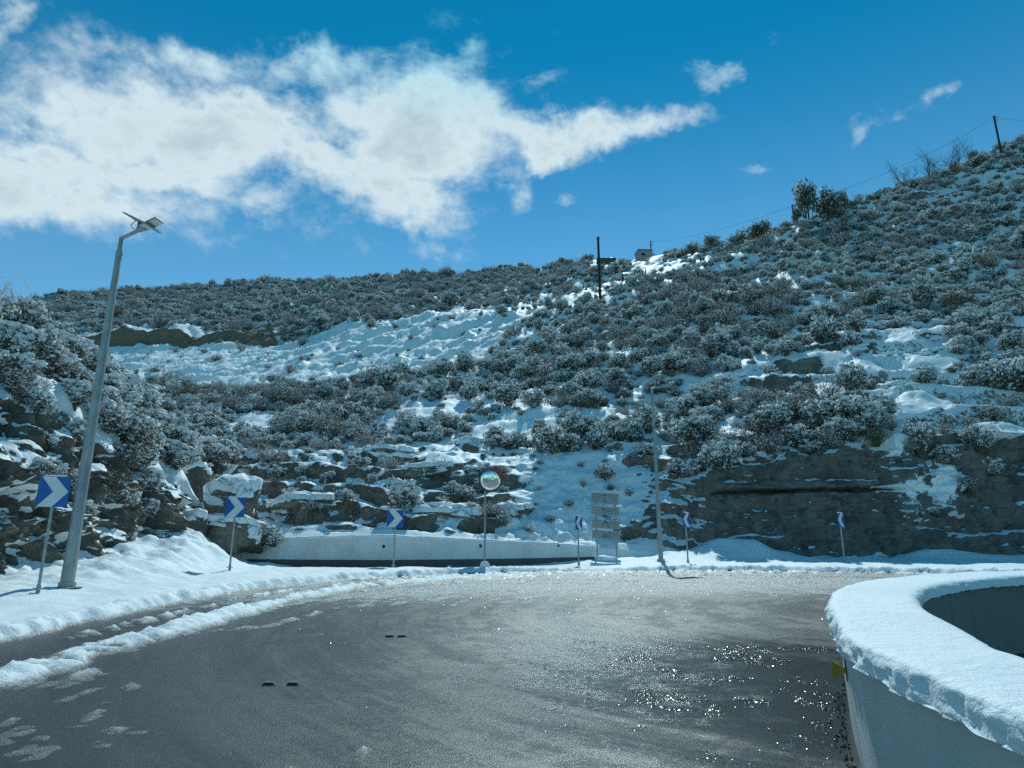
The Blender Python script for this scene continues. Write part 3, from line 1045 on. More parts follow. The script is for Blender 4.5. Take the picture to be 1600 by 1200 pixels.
def resample(pts, n):
    p = np.array(pts, float)
    # Catmull-Rom then even spacing
    out = []
    for i in range(len(p) - 1):
        p0, p1, p2, p3 = p[max(i - 1, 0)], p[i], p[i + 1], p[min(i + 2, len(p) - 1)]
        for t in np.linspace(0, 1, 24, endpoint=False):
            out.append(0.5 * ((2 * p1) + (-p0 + p2) * t + (2 * p0 - 5 * p1 + 4 * p2 - p3) * t * t + (-p0 + 3 * p1 - 3 * p2 + p3) * t ** 3))
    out.append(p[-1])
    out = np.array(out)
    s = np.concatenate([[0], np.cumsum(np.hypot(*np.diff(out, axis=0).T))])
    q = np.linspace(0, s[-1], n)
    return np.stack([np.interp(q, s, out[:, 0]), np.interp(q, s, out[:, 1])], 1)


def build_median():
    n = 620
    A, B = resample(OUT, n), resample(INN, n)
    W = B - A
    wl = np.hypot(W[:, 0], W[:, 1])[:, None]
    Wn = W / wl
    root = empty('parapet_wall', (2.6, 5.9, float(plane_z(5.9))))
    tag(root, 'low curved grey concrete parapet with thick snow cap at right front', 'wall')
    off = np.array(root.location)
    # concrete body
    ht = 0.80
    prof = [(0.05, -0.4), (0.05, 0.0), (0.05, ht - 0.02), (0.07, ht), (-0.07, ht), (-0.05, ht - 0.02), (-0.05, 0.0), (-0.05, -0.9)]
    R = []
    for (o_, z) in prof:
        if o_ > 0:
            xy = A + Wn * (o_ + (0.0 if z > 0 else 0.02))
        else:
            xy = B + Wn * o_
        R.append(np.column_stack([xy, plane_z(xy[:, 1]) + z]))
    P = np.stack(R, 0) - off
    obj('wall_body', mesh_np('wall_body', P[:5].reshape(-1, 3), grid_faces(5, n), M['grey_concrete'], smooth=False), root)
    obj('inner_face', mesh_np('inner_face', P[4:].reshape(-1, 3), grid_faces(4, n), M['shaded_concrete'], smooth=False), root)  # shade of the inner side is put into its darker colour
    # snow cap: rounded loaf with a crumbling lip
    m = 40
    ths = np.linspace(0, 1, m)
    s = np.concatenate([[0], np.cumsum(np.hypot(*np.diff((A + B) / 2, axis=0).T))])
    Sg, Tg = np.meshgrid(s, ths)
    c = np.cos(np.pi * (1 - Tg))             # -1 outer .. 1 inner
    lat = 0.5 * np.sign(c) * np.abs(c) ** 0.55
    hgt = 0.108 * np.clip(1 - np.abs(c) ** 7, 0, 1) ** 0.5
    ctr = (A + B) / 2
    w = (wl[:, 0] + 0.02)[None, :]
    lx = lat * w
    X = ctr[None, :, 0] + Wn[None, :, 0] * lx
    Y = ctr[None, :, 1] + Wn[None, :, 1] * lx
    Z = hgt + 0.02 * fbm(X * 0.9, Y * 0.9, 1, 3) * (1 - np.abs(c) ** 6)
    # crumbling lip, strongest on the road side
    side = sstep(np.abs(c), 0.80, 0.985)
    out = np.where(c < 0, 1.0, 0.4)
    big = fbm(Sg * 1.7, Z * 4.0, 3.0, 3)
    cl = fbm(X * 9.5, Y * 9.5, Z * 13.0, 4, gain=0.62)
    scal = np.abs(fbm(Sg * 4.2 + Z * 2.0, Z * 5.0, 8.0, 2))
    push = side * out * (0.014 * big + 0.032 * cl - 0.024 * (0.3 - scal) + 0.0)
    X = X + Wn[None, :, 0] * np.sign(c) * push
    Y = Y + Wn[None, :, 1] * np.sign(c) * push
    low = sstep(np.abs(c), 0.93, 1.0)
    Z = plane_z(Y) + ht - 0.006 + Z + side * 0.012 * cl - low * out * (0.015 + 0.02 * big + 0.012 * scal)
    P = np.stack([X, Y, Z], 2) - off
    F1 = grid_faces(m, n)
    close = np.stack([np.arange(n - 1), np.arange(1, n), (m - 1) * n + np.arange(1, n), (m - 1) * n + np.arange(n - 1)], 1)
    obj('snow_cap', mesh_np('snow_cap', P.reshape(-1, 3), [F1, close], M['snow']), root)
    # amber reflector fixed to the face by the nose of the wall
    i = int(np.argmin(np.hypot(A[:, 0] - 2.23, A[:, 1] - 5.2)))
    p = A[i] + Wn[i] * 0.05
    z = float(plane_z(p[1])) + 0.52
    tdir = A[i + 1] - A[i - 1]
    tdir /= np.hypot(*tdir)
    r = empty('roadside_reflector', (p[0], p[1], z), math.atan2(-Wn[i][0], Wn[i][1]) + math.pi)
    tag(r, 'small amber reflector fixed to the face of the grey parapet', 'reflector')
    mb = MB()
    mb.prism([(-0.004, -0.068), (0.004, -0.068), (0.004, 0.068), (-0.004, 0.068)], -0.006, 0.002)
    mb.build('back_plate', M['black_plastic'], r)
    bm = MB()
    # wedge sticking out of the wall, wide at its outer edge
    vs_ = [bm.bm.verts.new(q) for q in [(-0.012, 0.0, -0.012), (-0.012, 0.0, 0.012), (-0.012, 0.085, 0.062), (-0.012, 0.085, -0.062),
                                        (0.012, 0.0, -0.012), (0.012, 0.0, 0.012), (0.012, 0.085, 0.062), (0.012, 0.085, -0.062)]]
    for f in ((0, 1, 2, 3), (7, 6, 5, 4), (0, 4, 5, 1), (1, 5, 6, 2), (2, 6, 7, 3), (3, 7, 4, 0)):
        bm.bm.faces.new([vs_[k] for k in f])
    bm.build('lens', M['amber'], r)
    # grit collected along the foot of the wall
    rs = np.random.RandomState(5)
    V, Fc = [], []
    tet = np.array([(1, 1, 1), (1, -1, -1), (-1, 1, -1), (-1, -1, 1)], float) * 0.5
    for k in range(420):
        j = int(rs.uniform(0.30, 0.62) * n)
        q = A[j] - Wn[j] * (abs(rs.normal(0, 0.05)) - 0.03)
        sz = rs.uniform(0.008, 0.026)
        t4 = tet * sz * rs.uniform(0.6, 1.4, (1, 3)) + rs.normal(0, sz * 0.2, (4, 3))
        b0 = len(V) * 4
        V.append(t4 + np.array([q[0], q[1], float(plane_z(q[1])) + sz * 0.3]))
        Fc += [(b0, b0 + 1, b0 + 2), (b0, b0 + 2, b0 + 3), (b0, b0 + 3, b0 + 1), (b0 + 1, b0 + 3, b0 + 2)]
    o = obj('grit', mesh_np('grit', np.concatenate(V), np.array(Fc), M['stone_grey'], smooth=False))
    tag(o, 'dark grit gathered along the foot of the grey parapet', 'grit', kind='stuff')


build_median()

# ------------------------------------------------------------------ the white parapet at the foot of the hill
def build_back_wall():
    root = empty('white_parapet', (-4.5, 28.6, float(plane_z(28.6))))
    tag(root, 'long low white concrete parapet with snow on top below the hill', 'wall')
    off = np.array(root.location)
    ctrl = [(-11.6, 29.6), (-9.5, 29.05), (-5.0, 28.45), (-1.0, 29.5), (1.5, 30.6), (3.6, 31.9)]
    vt = [(370, 843), (450, 841), (612, 836.5), (757, 844), (860, 848.5), (928, 854)]
    n = 200
    p = np.array(ctrl)
    s = np.concatenate([[0], np.cumsum(np.hypot(*np.diff(p, axis=0).T))])
    q = np.linspace(0, s[-1], n)
    xy = np.stack([np.interp(q, s, p[:, 0]), np.interp(q, s, p[:, 1])], 1)
    top = np.interp(q, s, [at(u, v, Y[1]).z for (u, v), Y in zip(vt, ctrl)])
    t = np.gradient(xy, axis=0)
    t /= np.hypot(t[:, 0], t[:, 1])[:, None]
    nrm = np.stack([t[:, 1], -t[:, 0]], 1)     # towards the road
    def strip(prof):
        R = []
        for (o_, z, rel) in prof:
            w = xy + nrm * o_
            zz = top + z if rel else plane_z(w[:, 1]) + z
            R.append(np.column_stack([w, zz]))
        return np.stack(R, 0) - off
    base = 0.30
    P = strip([(0.0, base - 0.02, 0), (0.0, -0.10, 1), (0.0, -0.055, 1), (-0.30, -0.055, 1), (-0.30, -0.2, 0)])
    obj('wall_body', mesh_np('wall_body', P.reshape(-1, 3), grid_faces(5, n), M['white_concrete'], smooth=False), root)
    P = strip([(0.03, -0.4, 0), (0.03, base, 0), (-0.02, base + 0.012, 0)])
    obj('plinth', mesh_np('plinth', P.reshape(-1, 3), grid_faces(3, n), M['dark_concrete'], smooth=False), root)
    wob = 0.025 * fbm(q * 1.6, 0, 4, 4)
    prof = [(0.015, -0.085), (0.045, -0.06), (0.045, -0.01), (0.0, 0.035), (-0.16, 0.055), (-0.29, 0.03), (-0.35, -0.06)]
    R = []
    for i, (o_, z) in enumerate(prof):
        w = xy + nrm * (o_ + 0.02 * fbm(q * 2.2, i * 0.3, 7, 3))[:, None]
        R.append(np.column_stack([w, top + z + wob * (1.0 if z > -0.03 else 0.5)]))
    P = np.stack(R, 0) - off
    obj('snow_cap', mesh_np('snow_cap', P.reshape(-1, 3), grid_faces(len(prof), n), M['snow']), root)
    mb = MB()
    for k in (15, ):
        pass
    # stubs of old fixings
    for uu in (600, 750, 873):
        k = int(np.argmin(np.abs(ray(uu, 860)[0] - xy[:, 0] / xy[:, 1])))
        w = xy[k] + nrm[k] * 0.02
        m = MB()
        m.box(Vector((w[0], w[1], float(plane_z(w[1])) + base + 0.52)) - Vector(off), (0.09, 0.06, 0.12), None, 0.01)
        m.build('fixing', M['dark_pole'], root)
    mb.bm.free()
    # snow thrown up on the plinth in places
    root2 = root
    return root2


build_back_wall()

# ------------------------------------------------------------------ chevron signs
def chevron_sign(u, v, hgt, label, left=False, yaw=0.0, size=0.62, lean=0.0, wide=1.0, Y=None, snow=True):
    kx, kz = ray(u, v)
    if Y is None:
        Y = 1.40 / (SLOPE - float(kz))
    x = float(kx * Y)
    gz = ground_z(x, Y)
    r = empty('chevron_sign', (x, Y, gz), yaw)
    tag(r, label, 'road sign', 'blue and white chevron signs round the bend')
    m = MB()
    m.tube([(0, 0.045, -0.5), (0, 0.045, hgt + size * 0.9)], 0.03, 10)
    m.build('post', M['galvanised'], r, smooth=True)
    m = MB()
    m.box((0, 0, hgt + size / 2), (size * wide, 0.014, size), None, 0.004)
    panel = m.build('panel', M['sign_blue'], r)
    s = size
    pts = [(0.10, 1), (0.52, 1), (0.98, 0.5), (0.52, 0), (0.04, 0), (0.50, 0.5)]
    poly = [((p - 0.5) * s * wide * (-1 if left else 1), hgt + q * s) for p, q in pts]
    poly = [(px, min(max(pz, hgt + 0.006), hgt + s - 0.006)) for px, pz in poly]
    m = MB()
    m.prism(poly, -0.0105, -0.0075)
    m.build('chevron', M['sign_white'], panel)
    for z in (0.25, 0.72):
        m = MB()
        m.box((0, 0.045, hgt + s * z), (0.10, 0.075, 0.035))
        m.build('bracket', M['galvanised'], r)
    m = MB()
    m.box((0, 0.045, 0.09), (0.19, 0.05, 0.018))
    m.tube([(0, 0.045, -0.05), (0, 0.045, 0.16)], 0.042, 10)
    m.build('ground_sleeve', M['galvanised'], r, smooth=True)
    if snow:
        snow_lump('snow_cap', Vector((0, 0, hgt + s + 0.008)), (s * wide * 0.42, 0.05, 0.028), r, int(u))
    return r


def snow_lump(name, c, rad, parent, seed, bottom=0.15):
    bm = bmesh.new()
    bmesh.ops.create_icosphere(bm, subdivisions=3, radius=1.0)
    co = np.array([v.co[:] for v in bm.verts])
    d = fbm(co[:, 0] * 1.3 + seed, co[:, 1] * 1.3, co[:, 2] * 1.3, 3) * 0.28
    for v, k in zip(bm.verts, d):
        p = v.co * (1 + k)
        if p.z < 0:
            p.z *= bottom
        v.co = Vector((p.x * rad[0], p.y * rad[1], p.z * rad[2])) + c
    me = bpy.data.meshes.new(name)
    bm.to_mesh(me)
    bm.free()
    me.materials.append(M['snow'])
    for p in me.polygons:
        p.use_smooth = True
    return obj(name, me, parent)


chevron_sign(55, 938, 1.68, 'largest blue chevron sign pointing right, beside the tall lamp post at left', yaw=0.10, Y=14.6)
chevron_sign(357, 898, 1.62, 'blue chevron sign pointing right in front of the snow-capped boulders', yaw=0.0, Y=22.7)
chevron_sign(614, 888, 1.45, 'blue chevron sign pointing right before the bend of the white parapet', yaw=-0.12, Y=26.4, wide=1.0)
chevron_sign(906, 881, 1.42, 'narrow-looking blue chevron sign pointing left beside the four grey boards', left=True, yaw=0.98, Y=29.6, size=0.56)
chevron_sign(1077, 883, 1.42, 'blue chevron sign pointing left just right of the distant lamp post', left=True, yaw=0.85, Y=29.0, size=0.56)
chevron_sign(1322, 882, 1.40, 'blue chevron sign pointing left standing alone against the dark rock cut', left=True, yaw=0.72, Y=29.4, size=0.56)

# ------------------------------------------------------------------ traffic mirror
def traffic_mirror():
    Y = 28.0
    kx, _ = ray(757, 885)
    x = float(kx * Y)
    gz = ground_z(x, Y)
    r = empty('traffic_mirror', (x, Y, gz), 0.0)
    tag(r, 'round convex traffic mirror with red rim on a steel post', 'traffic mirror')
    zc = at(768, 750, Y).z - gz
    xc = at(767, 750, Y).x - x
    m = MB()
    m.tube([(0, 0.06, -0.4), (0, 0.06, zc + 0.2)], 0.036, 12)
    m.build('post', M['galvanised'], r, smooth=True)
    R = 0.45
    head = Matrix.Translation((xc, -0.08, zc)) @ Matrix.Rotation(0.30, 4, 'Z') @ Matrix.Rotation(0.16, 4, 'X')
    def lathe(name, prof, mt, n=48):
        bm = bmesh.new()
        rings = []
        for (rr, yy) in prof:
            rings.append([bm.verts.new(head @ Vector((rr * math.cos(a), yy, rr * math.sin(a)))) for a in [2 * math.pi * k / n for k in range(n)]])
        for a, b in zip(rings[:-1], rings[1:]):
            for k in range(n):
                bm.faces.new((a[k], a[(k + 1) % n], b[(k + 1) % n], b[k]))
        bm.faces.new(rings[-1])
        bm.faces.new(rings[0])
        bmesh.ops.recalc_face_normals(bm, faces=bm.faces)
        me = bpy.data.meshes.new(name)
        bm.to_mesh(me)
        bm.free()
        me.materials.append(mt)
        for p in me.polygons:
            p.use_smooth = len(p.vertices) == 4
        return obj(name, me, r)
    lathe('mirror_glass', [(R * math.sin(a), -0.15 * math.cos(a) + 0.06) for a in np.linspace(math.pi / 2, 0.03, 14)], M['mirror_glass'])
    lathe('rim', [(R - 0.01, 0.02), (R - 0.01, 0.055), (R + 0.012, 0.05), (R + 0.016, -0.01), (R + 0.014, -0.02), (R + 0.004, -0.024), (R - 0.005, 0.0)], M['stud_grey'])
    lathe('back_shell', [(R + 0.03, 0.05), (R * 0.8, 0.12), (R * 0.4, 0.15), (0.02, 0.155)], M['black_plastic'])
    # hood over the upper right
    bm = bmesh.new()
    a_s = np.linspace(math.radians(5), math.radians(100), 20)
    ra = [bm.verts.new(head @ Vector(((R + 0.055) * math.cos(a), 0.03, (R + 0.055) * math.sin(a)))) for a in a_s]
    rb = [bm.verts.new(head @ Vector(((R + 0.075) * math.cos(a), -0.17, (R + 0.075) * math.sin(a)))) for a in a_s]
    rc = [bm.verts.new(head @ Vector(((R + 0.063) * math.cos(a), -0.17, (R + 0.063) * math.sin(a)))) for a in a_s]
    rd = [bm.verts.new(head @ Vector(((R + 0.043) * math.cos(a), 0.03, (R + 0.043) * math.sin(a)))) for a in a_s]
    for A_, B_ in ((ra, rb), (rb, rc), (rc, rd)):
        for k in range(len(a_s) - 1):
            bm.faces.new((A_[k], A_[k + 1], B_[k + 1], B_[k]))
    me = bpy.data.meshes.new('hood')
    bm.to_mesh(me)
    bm.free()
    me.materials.append(M['mirror_red'])
    obj('hood', me, r)
    m = MB()
    m.box((xc * 0.5, 0.03, zc - 0.12), (abs(xc) + 0.1, 0.06, 0.05))
    m.build('bracket', M['galvanised'], r)
    m = MB()
    m.box((xc * 0.5, 0.03, zc + 0.10), (abs(xc) + 0.1, 0.06, 0.05))
    m.build('bracket', M['galvanised'], r)
    snow_lump('snow_lump', Vector((0, 0.02, 0.02)), (0.17, 0.17, 0.26), r, 9)


traffic_mirror()

# ------------------------------------------------------------------ four grey direction boards
def direction_boards():
    Y = 32.4
    xl = at(933, 870, Y).x
    xr = at(963, 870, Y).x
    gz = ground_z((xl + xr) / 2, Y)
    r = empty('direction_boards', ((xl + xr) / 2, Y, gz), 0.0)
    tag(r, 'stack of four grey direction boards on two posts by the white parapet', 'sign')
    half = (xr - xl) / 2
    rot = Matrix.Rotation(-0.42, 4, 'Z')
    zs = [((768, 790), (773, 779)), ]
    def hz(v):
        return at(948, v, Y).z - gz
    top = hz(766)
    for sx in (-1, 1):
        m = MB()
        q = rot @ Vector((sx * half * 1.05, 0.05, 0))
        m.tube([(q.x, q.y, -0.7), (q.x, q.y, top - 0.12 - 0.10 * (sx > 0))], 0.035, 10)
        m.build('post', M['galvanised'], r, smooth=True)
    wdt = (at(970, 800, Y).x - at(929, 800, Y).x) / math.cos(0.42)
    tilt = Matrix.Rotation(0.10, 4, 'Y')
    rows = [(785 - 778 + 778 - 0, 0.52), (798, 0.40), (819, 0.40), (835.5, 0.40)]
    rows = [(778.5, 0.50), (798.0, 0.395), (819.0, 0.395), (835.5, 0.365)]
    for i, (vc, hh) in enumerate(rows):
        zc = hz(vc)
        mtx = Matrix.Translation((0, 0, zc)) @ rot @ tilt
        def place(o):
            o.matrix_local = mtx
            return o
        m = MB()
        m.box((0, 0, 0), (wdt, 0.03, hh), None, 0.006)
        b = place(m.build('board', M['board_grey'], r))
        b['label'] = ['top board with a red emblem between lines of writing', 'second board with one large word', 'third board with an arch mark', 'lowest board with a skyline mark'][i]
        def mark(name, rects, mt):
            m = MB()
            for (x0, x1, z0, z1) in rects:
                m.box(((x0 + x1) / 2 * wdt, -0.0165, (z0 + z1) / 2 * hh), ((x1 - x0) * wdt, 0.003, (z1 - z0) * hh))
            o = m.build(name, mt, b)
            o['kind'] = 'stuff'
            return o
        rs = random.Random(i)
        if i == 0:
            mark('emblem', [(-0.09, 0.08, 0.22, 0.30), (-0.07, 0.09, -0.32, -0.24)], M['board_red'])
            mark('emblem_centre', [(-0.02, 0.02, -0.08, 0.10)], M['board_print'])
            lines = [(x, z) for z in (0.28, 0.1, -0.08, -0.26) for x in (-0.46, 0.17)]
            mark('lettering', [(x + 0.02 * k * 1.0 + 0.036 * k, x + 0.036 * k + 0.02 * k + rs.uniform(0.02, 0.045), z, z + 0.05) for x, z in lines for k in range(5)], M['board_print'])
        elif i == 1:
            # one word in large flowing letters, small lines to its right
            mark('lettering', [(-0.12, -0.095, -0.3, 0.28), (-0.07, 0.0, 0.2, 0.28), (-0.07, -0.048, -0.12, 0.28), (-0.02, 0.0, -0.12, 0.28),
                               (0.03, 0.05, -0.32, 0.15), (-0.01, 0.05, -0.32, -0.24), (0.08, 0.1, -0.15, 0.12), (0.08, 0.18, -0.15, -0.07), (0.13, 0.145, -0.15, 0.05), (0.17, 0.19, -0.15, 0.12)], M['board_print'])
            mark('small_lettering', [(0.24 + 0.05 * k, 0.275 + 0.05 * k, z, z + 0.05) for z in (0.15, 0.0) for k in range(4)], M['board_print'])
        elif i == 2:
            arch = [(-0.1 + 0.2 * k / 14, z) for k, z in enumerate([-0.3, -0.12, 0.02, 0.13, 0.21, 0.26, 0.29, 0.30, 0.29, 0.26, 0.21, 0.13, 0.02, -0.12, -0.3])]
            mark('arch', [(x - 0.014, x + 0.014, z - 0.13, z + 0.07) for x, z in arch], M['board_print'])
            mark('lettering', [(x + 0.045 * k, x + 0.045 * k + 0.03, z, z + 0.055) for x, z in ((-0.45, 0.25), (-0.45, 0.0), (-0.45, -0.2), (0.25, 0.2), (0.25, 0.02)) for k in range(4)], M['board_print'])
        else:
            mark('skyline', [(-0.14, 0.15, -0.34, -0.22), (-0.12, -0.08, -0.22, 0.0), (-0.05, 0.0, -0.22, 0.12), (0.02, 0.07, -0.22, 0.05), (0.11, 0.16, -0.22, 0.30), (0.125, 0.145, 0.3, 0.42)], M['board_print'])
            mark('lettering', [(x + 0.045 * k, x + 0.045 * k + 0.03, z, z + 0.055) for x, z in ((-0.46, 0.25), (-0.46, 0.0), (-0.46, -0.22), (0.24, 0.15)) for k in range(5)], M['board_print'])
    snow_lump('snow_lump', rot @ Vector((-half * 0.2, -0.2, 0.0)), (0.55, 0.3, 0.2), r, 21)


direction_boards()

# ------------------------------------------------------------------ solar street lamps
def solar_lamp(loc, yaw, label, H=8.2, sc=1.0):
    # sc thins the pole
    r = empty('street_lamp', loc, yaw)
    tag(r, label, 'street lamp', 'solar street lamps along the bend')
    m = MB()
    m.tube([(0, 0, -0.5), (0, 0, H * 0.955)], [0.145 * sc, 0.068 * sc], 8)
    m.build('pole', M['galvanised'], r, smooth=False)
    m = MB()
    m.tube([(0, 0, H * 0.945), (0, 0, H)], 0.052, 12)
    m.tube([(-0.03, 0, H - 0.02), (0.52, 0, H + 0.16)], 0.045, 12)
    m.build('arm', M['galvanised'], r, smooth=True)
    m = MB()
    m.tube([(0, 0, H * 0.93), (0, 0, H * 0.958)], 0.075, 12)
    m.box((0.085, 0, H * 0.945), (0.05, 0.03, 0.03))
    m.build('collar', M['galvanised'], r)
    rot = Matrix.Rotation(-math.atan2(0.21, 0.65), 3, 'Y')
    c = Vector((0.52, 0, H + 0.16))
    m = MB()
    m.box(c + rot @ Vector((0.05, 0, 0.02)), (0.2, 0.14, 0.11), rot, 0.02)
    m.box(c + rot @ Vector((0.33, 0, 0.02)), (0.50, 0.30, 0.045), rot, 0.015)
    head = m.build('lamp_head', M['galvanised'], r)
    m = MB()
    m.box(c + rot @ Vector((0.34, 0, -0.008)), (0.44, 0.26, 0.016), rot)
    m.build('diffuser', M['lamp_glass'], head)
    prot = Matrix.Rotation(0.50, 3, 'Y')
    pc = c + Vector((-0.02, 0.05, 0.22))
    m = MB()
    m.box(pc, (0.86, 0.52, 0.03), prot, 0.005)
    pan = m.build('solar_panel', M['galvanised'], r)
    m = MB()
    m.box(pc + prot @ Vector((0, 0, 0.017)), (0.82, 0.48, 0.008), prot)
    m.build('solar_cells', M['solar_cell'], pan)
    m = MB()
    m.box(c + Vector((0.02, 0.02, 0.10)), (0.16, 0.14, 0.2), None, 0.01)
    m.build('battery_box', M['black_plastic'], r)
    m = MB()
    m.tube([pc + prot @ Vector((-0.22, 0, -0.02)), c + Vector((-0.30, 0, 0.16)), c + Vector((-0.22, 0, 0.05)), c + Vector((-0.05, 0, 0.03))], 0.009, 6)
    m.build('cable', M['black_plastic'], r, smooth=True)
    m = MB()
    m.box((0, 0, 0.03), (0.42, 0.42, 0.03))
    m.tube([(0, 0, 0.0), (0, 0, 0.14)], 0.17, 8)
    m.build('base_plate', M['galvanised'], r)
    return r


_lx = at(106, 905, 16.0).x
solar_lamp((_lx, 16.0, ground_z(_lx, 16.0)), -0.25, 'tall grey solar street lamp leaning over the rock bank at left', H=at(181, 372, 16.0).z - ground_z(_lx, 16.0))
_lx = at(1033, 880, 30.3).x
solar_lamp((_lx, 30.3, ground_z(_lx, 30.3)), 0.3, 'distant solar street lamp standing before the hill right of the boards', H=at(1028, 607, 30.3).z - ground_z(_lx, 30.3), sc=0.75)

# ------------------------------------------------------------------ road studs
for i, (x, y, lab) in enumerate([(-2.33, 7.33, 'left stud of the nearer pair on the asphalt'), (-2.10, 7.33, 'right stud of the nearer pair on the asphalt'),
                                 (-1.70, 10.44, 'left stud of the farther pair on the asphalt'), (-1.53, 10.44, 'right stud of the farther pair on the asphalt')]):
    r = empty('road_stud', (x, y, float(plane_z(y))), 0.08)
    r.rotation_euler[0] = math.atan(SLOPE)
    tag(r, 'small dark raised ' + lab, 'road stud', 'raised studs along the middle of the road')
    m = MB()
    b0 = [(-0.065, -0.05), (0.065, -0.05), (0.065, 0.05), (-0.065, 0.05)]
    b1 = [(-0.042, -0.03), (0.042, -0.03), (0.042, 0.03), (-0.042, 0.03)]
    va = [m.bm.verts.new((p[0], p[1], 0.002)) for p in b0]
    vb = [m.bm.verts.new((p[0], p[1], 0.028)) for p in b1]
    m.bm.faces.new(vb)
    for k in range(4):
        m.bm.faces.new((va[k], va[(k + 1) % 4], vb[(k + 1) % 4], vb[k]))
    m.build('stud_body', M['stud_grey'], r)
    m = MB()
    m.box((0, -0.041, 0.016), (0.07, 0.004, 0.013), Matrix.Rotation(-0.65, 3, 'X'))
    m.build('reflector_strip', M['black_plastic'], r)

# ------------------------------------------------------------------ boulders and outcrops
_ico = {}


def ico(sub):
    if sub not in _ico:
        bm = bmesh.new()
        bmesh.ops.create_icosphere(bm, subdivisions=sub, radius=1.0)
        bm.verts.ensure_lookup_table()
        _ico[sub] = (np.array([v.co[:] for v in bm.verts]), np.array([[v.index for v in f.verts] for f in bm.faces]))
        bm.free()
    return _ico[sub]


def rock_shape(size, seed, sub=5, square=0.45, rough=0.16, flat=0.0):
    V, Fc = ico(sub)
    d = np.sign(V) * np.abs(V) ** square
    d = d / np.max(np.abs(d), axis=1, keepdims=True) * 0.65 + d * 0.35
    S = np.array(size) / 2
    P = d * S
    k = 1.0 / max(min(size), 0.4)
    n = fbm(P[:, 0] * 0.9 * k + seed * 3.1, P[:, 1] * 0.9 * k, P[:, 2] * 1.3 * k, 5, gain=0.55)
    ridge = np.abs(fbm(P[:, 0] * 1.8 * k + seed, P[:, 1] * 1.8 * k, P[:, 2] * 3.4 * k + 5, 3))
    P = P * (1 + rough * n[:, None] * 1.3 - rough * 0.9 * (0.25 - ridge)[:, None] * (np.abs(V[:, 2:3]) < 0.8))
    rr = np.random.RandomState(int(seed) * 7 + 1)
    # broken faces: planes shear off corners
    for _ in range(10):
        m = rr.normal(size=3) * np.array([1, 1, 0.7])
        m /= np.linalg.norm(m)
        e = np.max((P @ m)) * rr.uniform(0.62, 0.9)
        P = P - np.maximum(P @ m - e, 0)[:, None] * m * 0.92
    if flat > 0:
        # thin beds weathered back unevenly, thinning towards the ends
        b = max(0.16, size[2] * 0.2)
        q = (P[:, 2] + 0.06 * fbm(P[:, 0] * 0.7 + seed, P[:, 1] * 0.7, 0, 3)) / b
        lay = np.floor(q)
        fr = q - lay
        w = [1 + flat * (rr.uniform(-1, 1)) for _ in range(64)]
        a = np.array([w[int(k) % 64] for k in lay])
        b2 = np.array([w[int(k + 1) % 64] for k in lay])
        sc = a + (b2 - a) * sstep(fr, 0.8, 1.0)
        sc = sc + 0.5 * flat * fbm(P[:, 0] * 0.8 + seed, lay * 3.3, 2.0, 3)
        P[:, 1] *= sc
        P[:, 0] *= 1 + (sc - 1) * 0.5
        P[:, 2] *= 1 - 0.45 * np.clip(np.abs(P[:, 0]) / S[0], 0, 1) ** 2
    nrm = P / np.maximum(np.linalg.norm(P, axis=1, keepdims=True), 1e-6)
    P = P + nrm * (0.085 * fbm(P[:, 0] * 2.2 + seed, P[:, 1] * 2.2, P[:, 2] * 3.4, 4, gain=0.6) + 0.03 * np.abs(fbm(P[:, 0] * 7, P[:, 1] * 7, P[:, 2] * 9, 2)))[:, None]
    return P, Fc


def vert_normals(P, Fc):
    a, b, c = P[Fc[:, 0]], P[Fc[:, 1]], P[Fc[:, 2]]
    fn = np.cross(b - a, c - a)
    vn = np.zeros_like(P)
    for k in range(3):
        np.add.at(vn, Fc[:, k], fn)
    return vn / np.maximum(np.linalg.norm(vn, axis=1, keepdims=True), 1e-9)


def boulder(name, loc, size, rz, label, cat, seed, snow_t=0.2, tilt=(0, 0), group=None, sub=5, square=0.45, rough=0.16, cover=0.0, flat=0.0):
    r = empty(name, loc, rz)
    tag(r, label, cat, group)
    P, Fc = rock_shape(size, seed, sub, square, rough, flat)
    Rm = np.array(Matrix.Rotation(tilt[0], 3, 'X') @ Matrix.Rotation(tilt[1], 3, 'Y'))
    P = P @ Rm.T
    obj('rock', mesh_np('rock', P, Fc, M['rock']), r)
    n = vert_normals(P, Fc)
    for _ in range(1):
        acc = np.zeros(len(P)); cnt = np.zeros(len(P))
        for k in range(3):
            np.add.at(acc, Fc[:, k], n[Fc[:, (k + 1) % 3], 2]); np.add.at(cnt, Fc[:, k], 1)
        nz = acc / cnt
    nn = fbm(P[:, 0] * 1.7 + seed, P[:, 1] * 1.7, P[:, 2] * 1.7, 3)
    t = sstep(nz + 0.22 * nn, 0.42 - cover, 0.82 - cover)
    Q = P * (1 - 0.035 * (1 - t))[:, None] + np.array([0, 0, 1.0]) * (t * snow_t * (1 + 0.3 * nn))[:, None] + n * (0.05 * t * snow_t / 0.2)[:, None]
    keepf = (t[Fc] > 0.02).any(1)
    used = np.unique(Fc[keepf]); rm = np.full(len(P), -1); rm[used] = np.arange(len(used))
    if keepf.any():
        obj('snow_cap', mesh_np('snow_cap', Q[used], rm[Fc[keepf]], M['snow']), r)
    return r


def by_px(u, v, Y, dz=0.0):
    p = at(u, v, Y)
    return (p.x, p.y, p.z + dz)


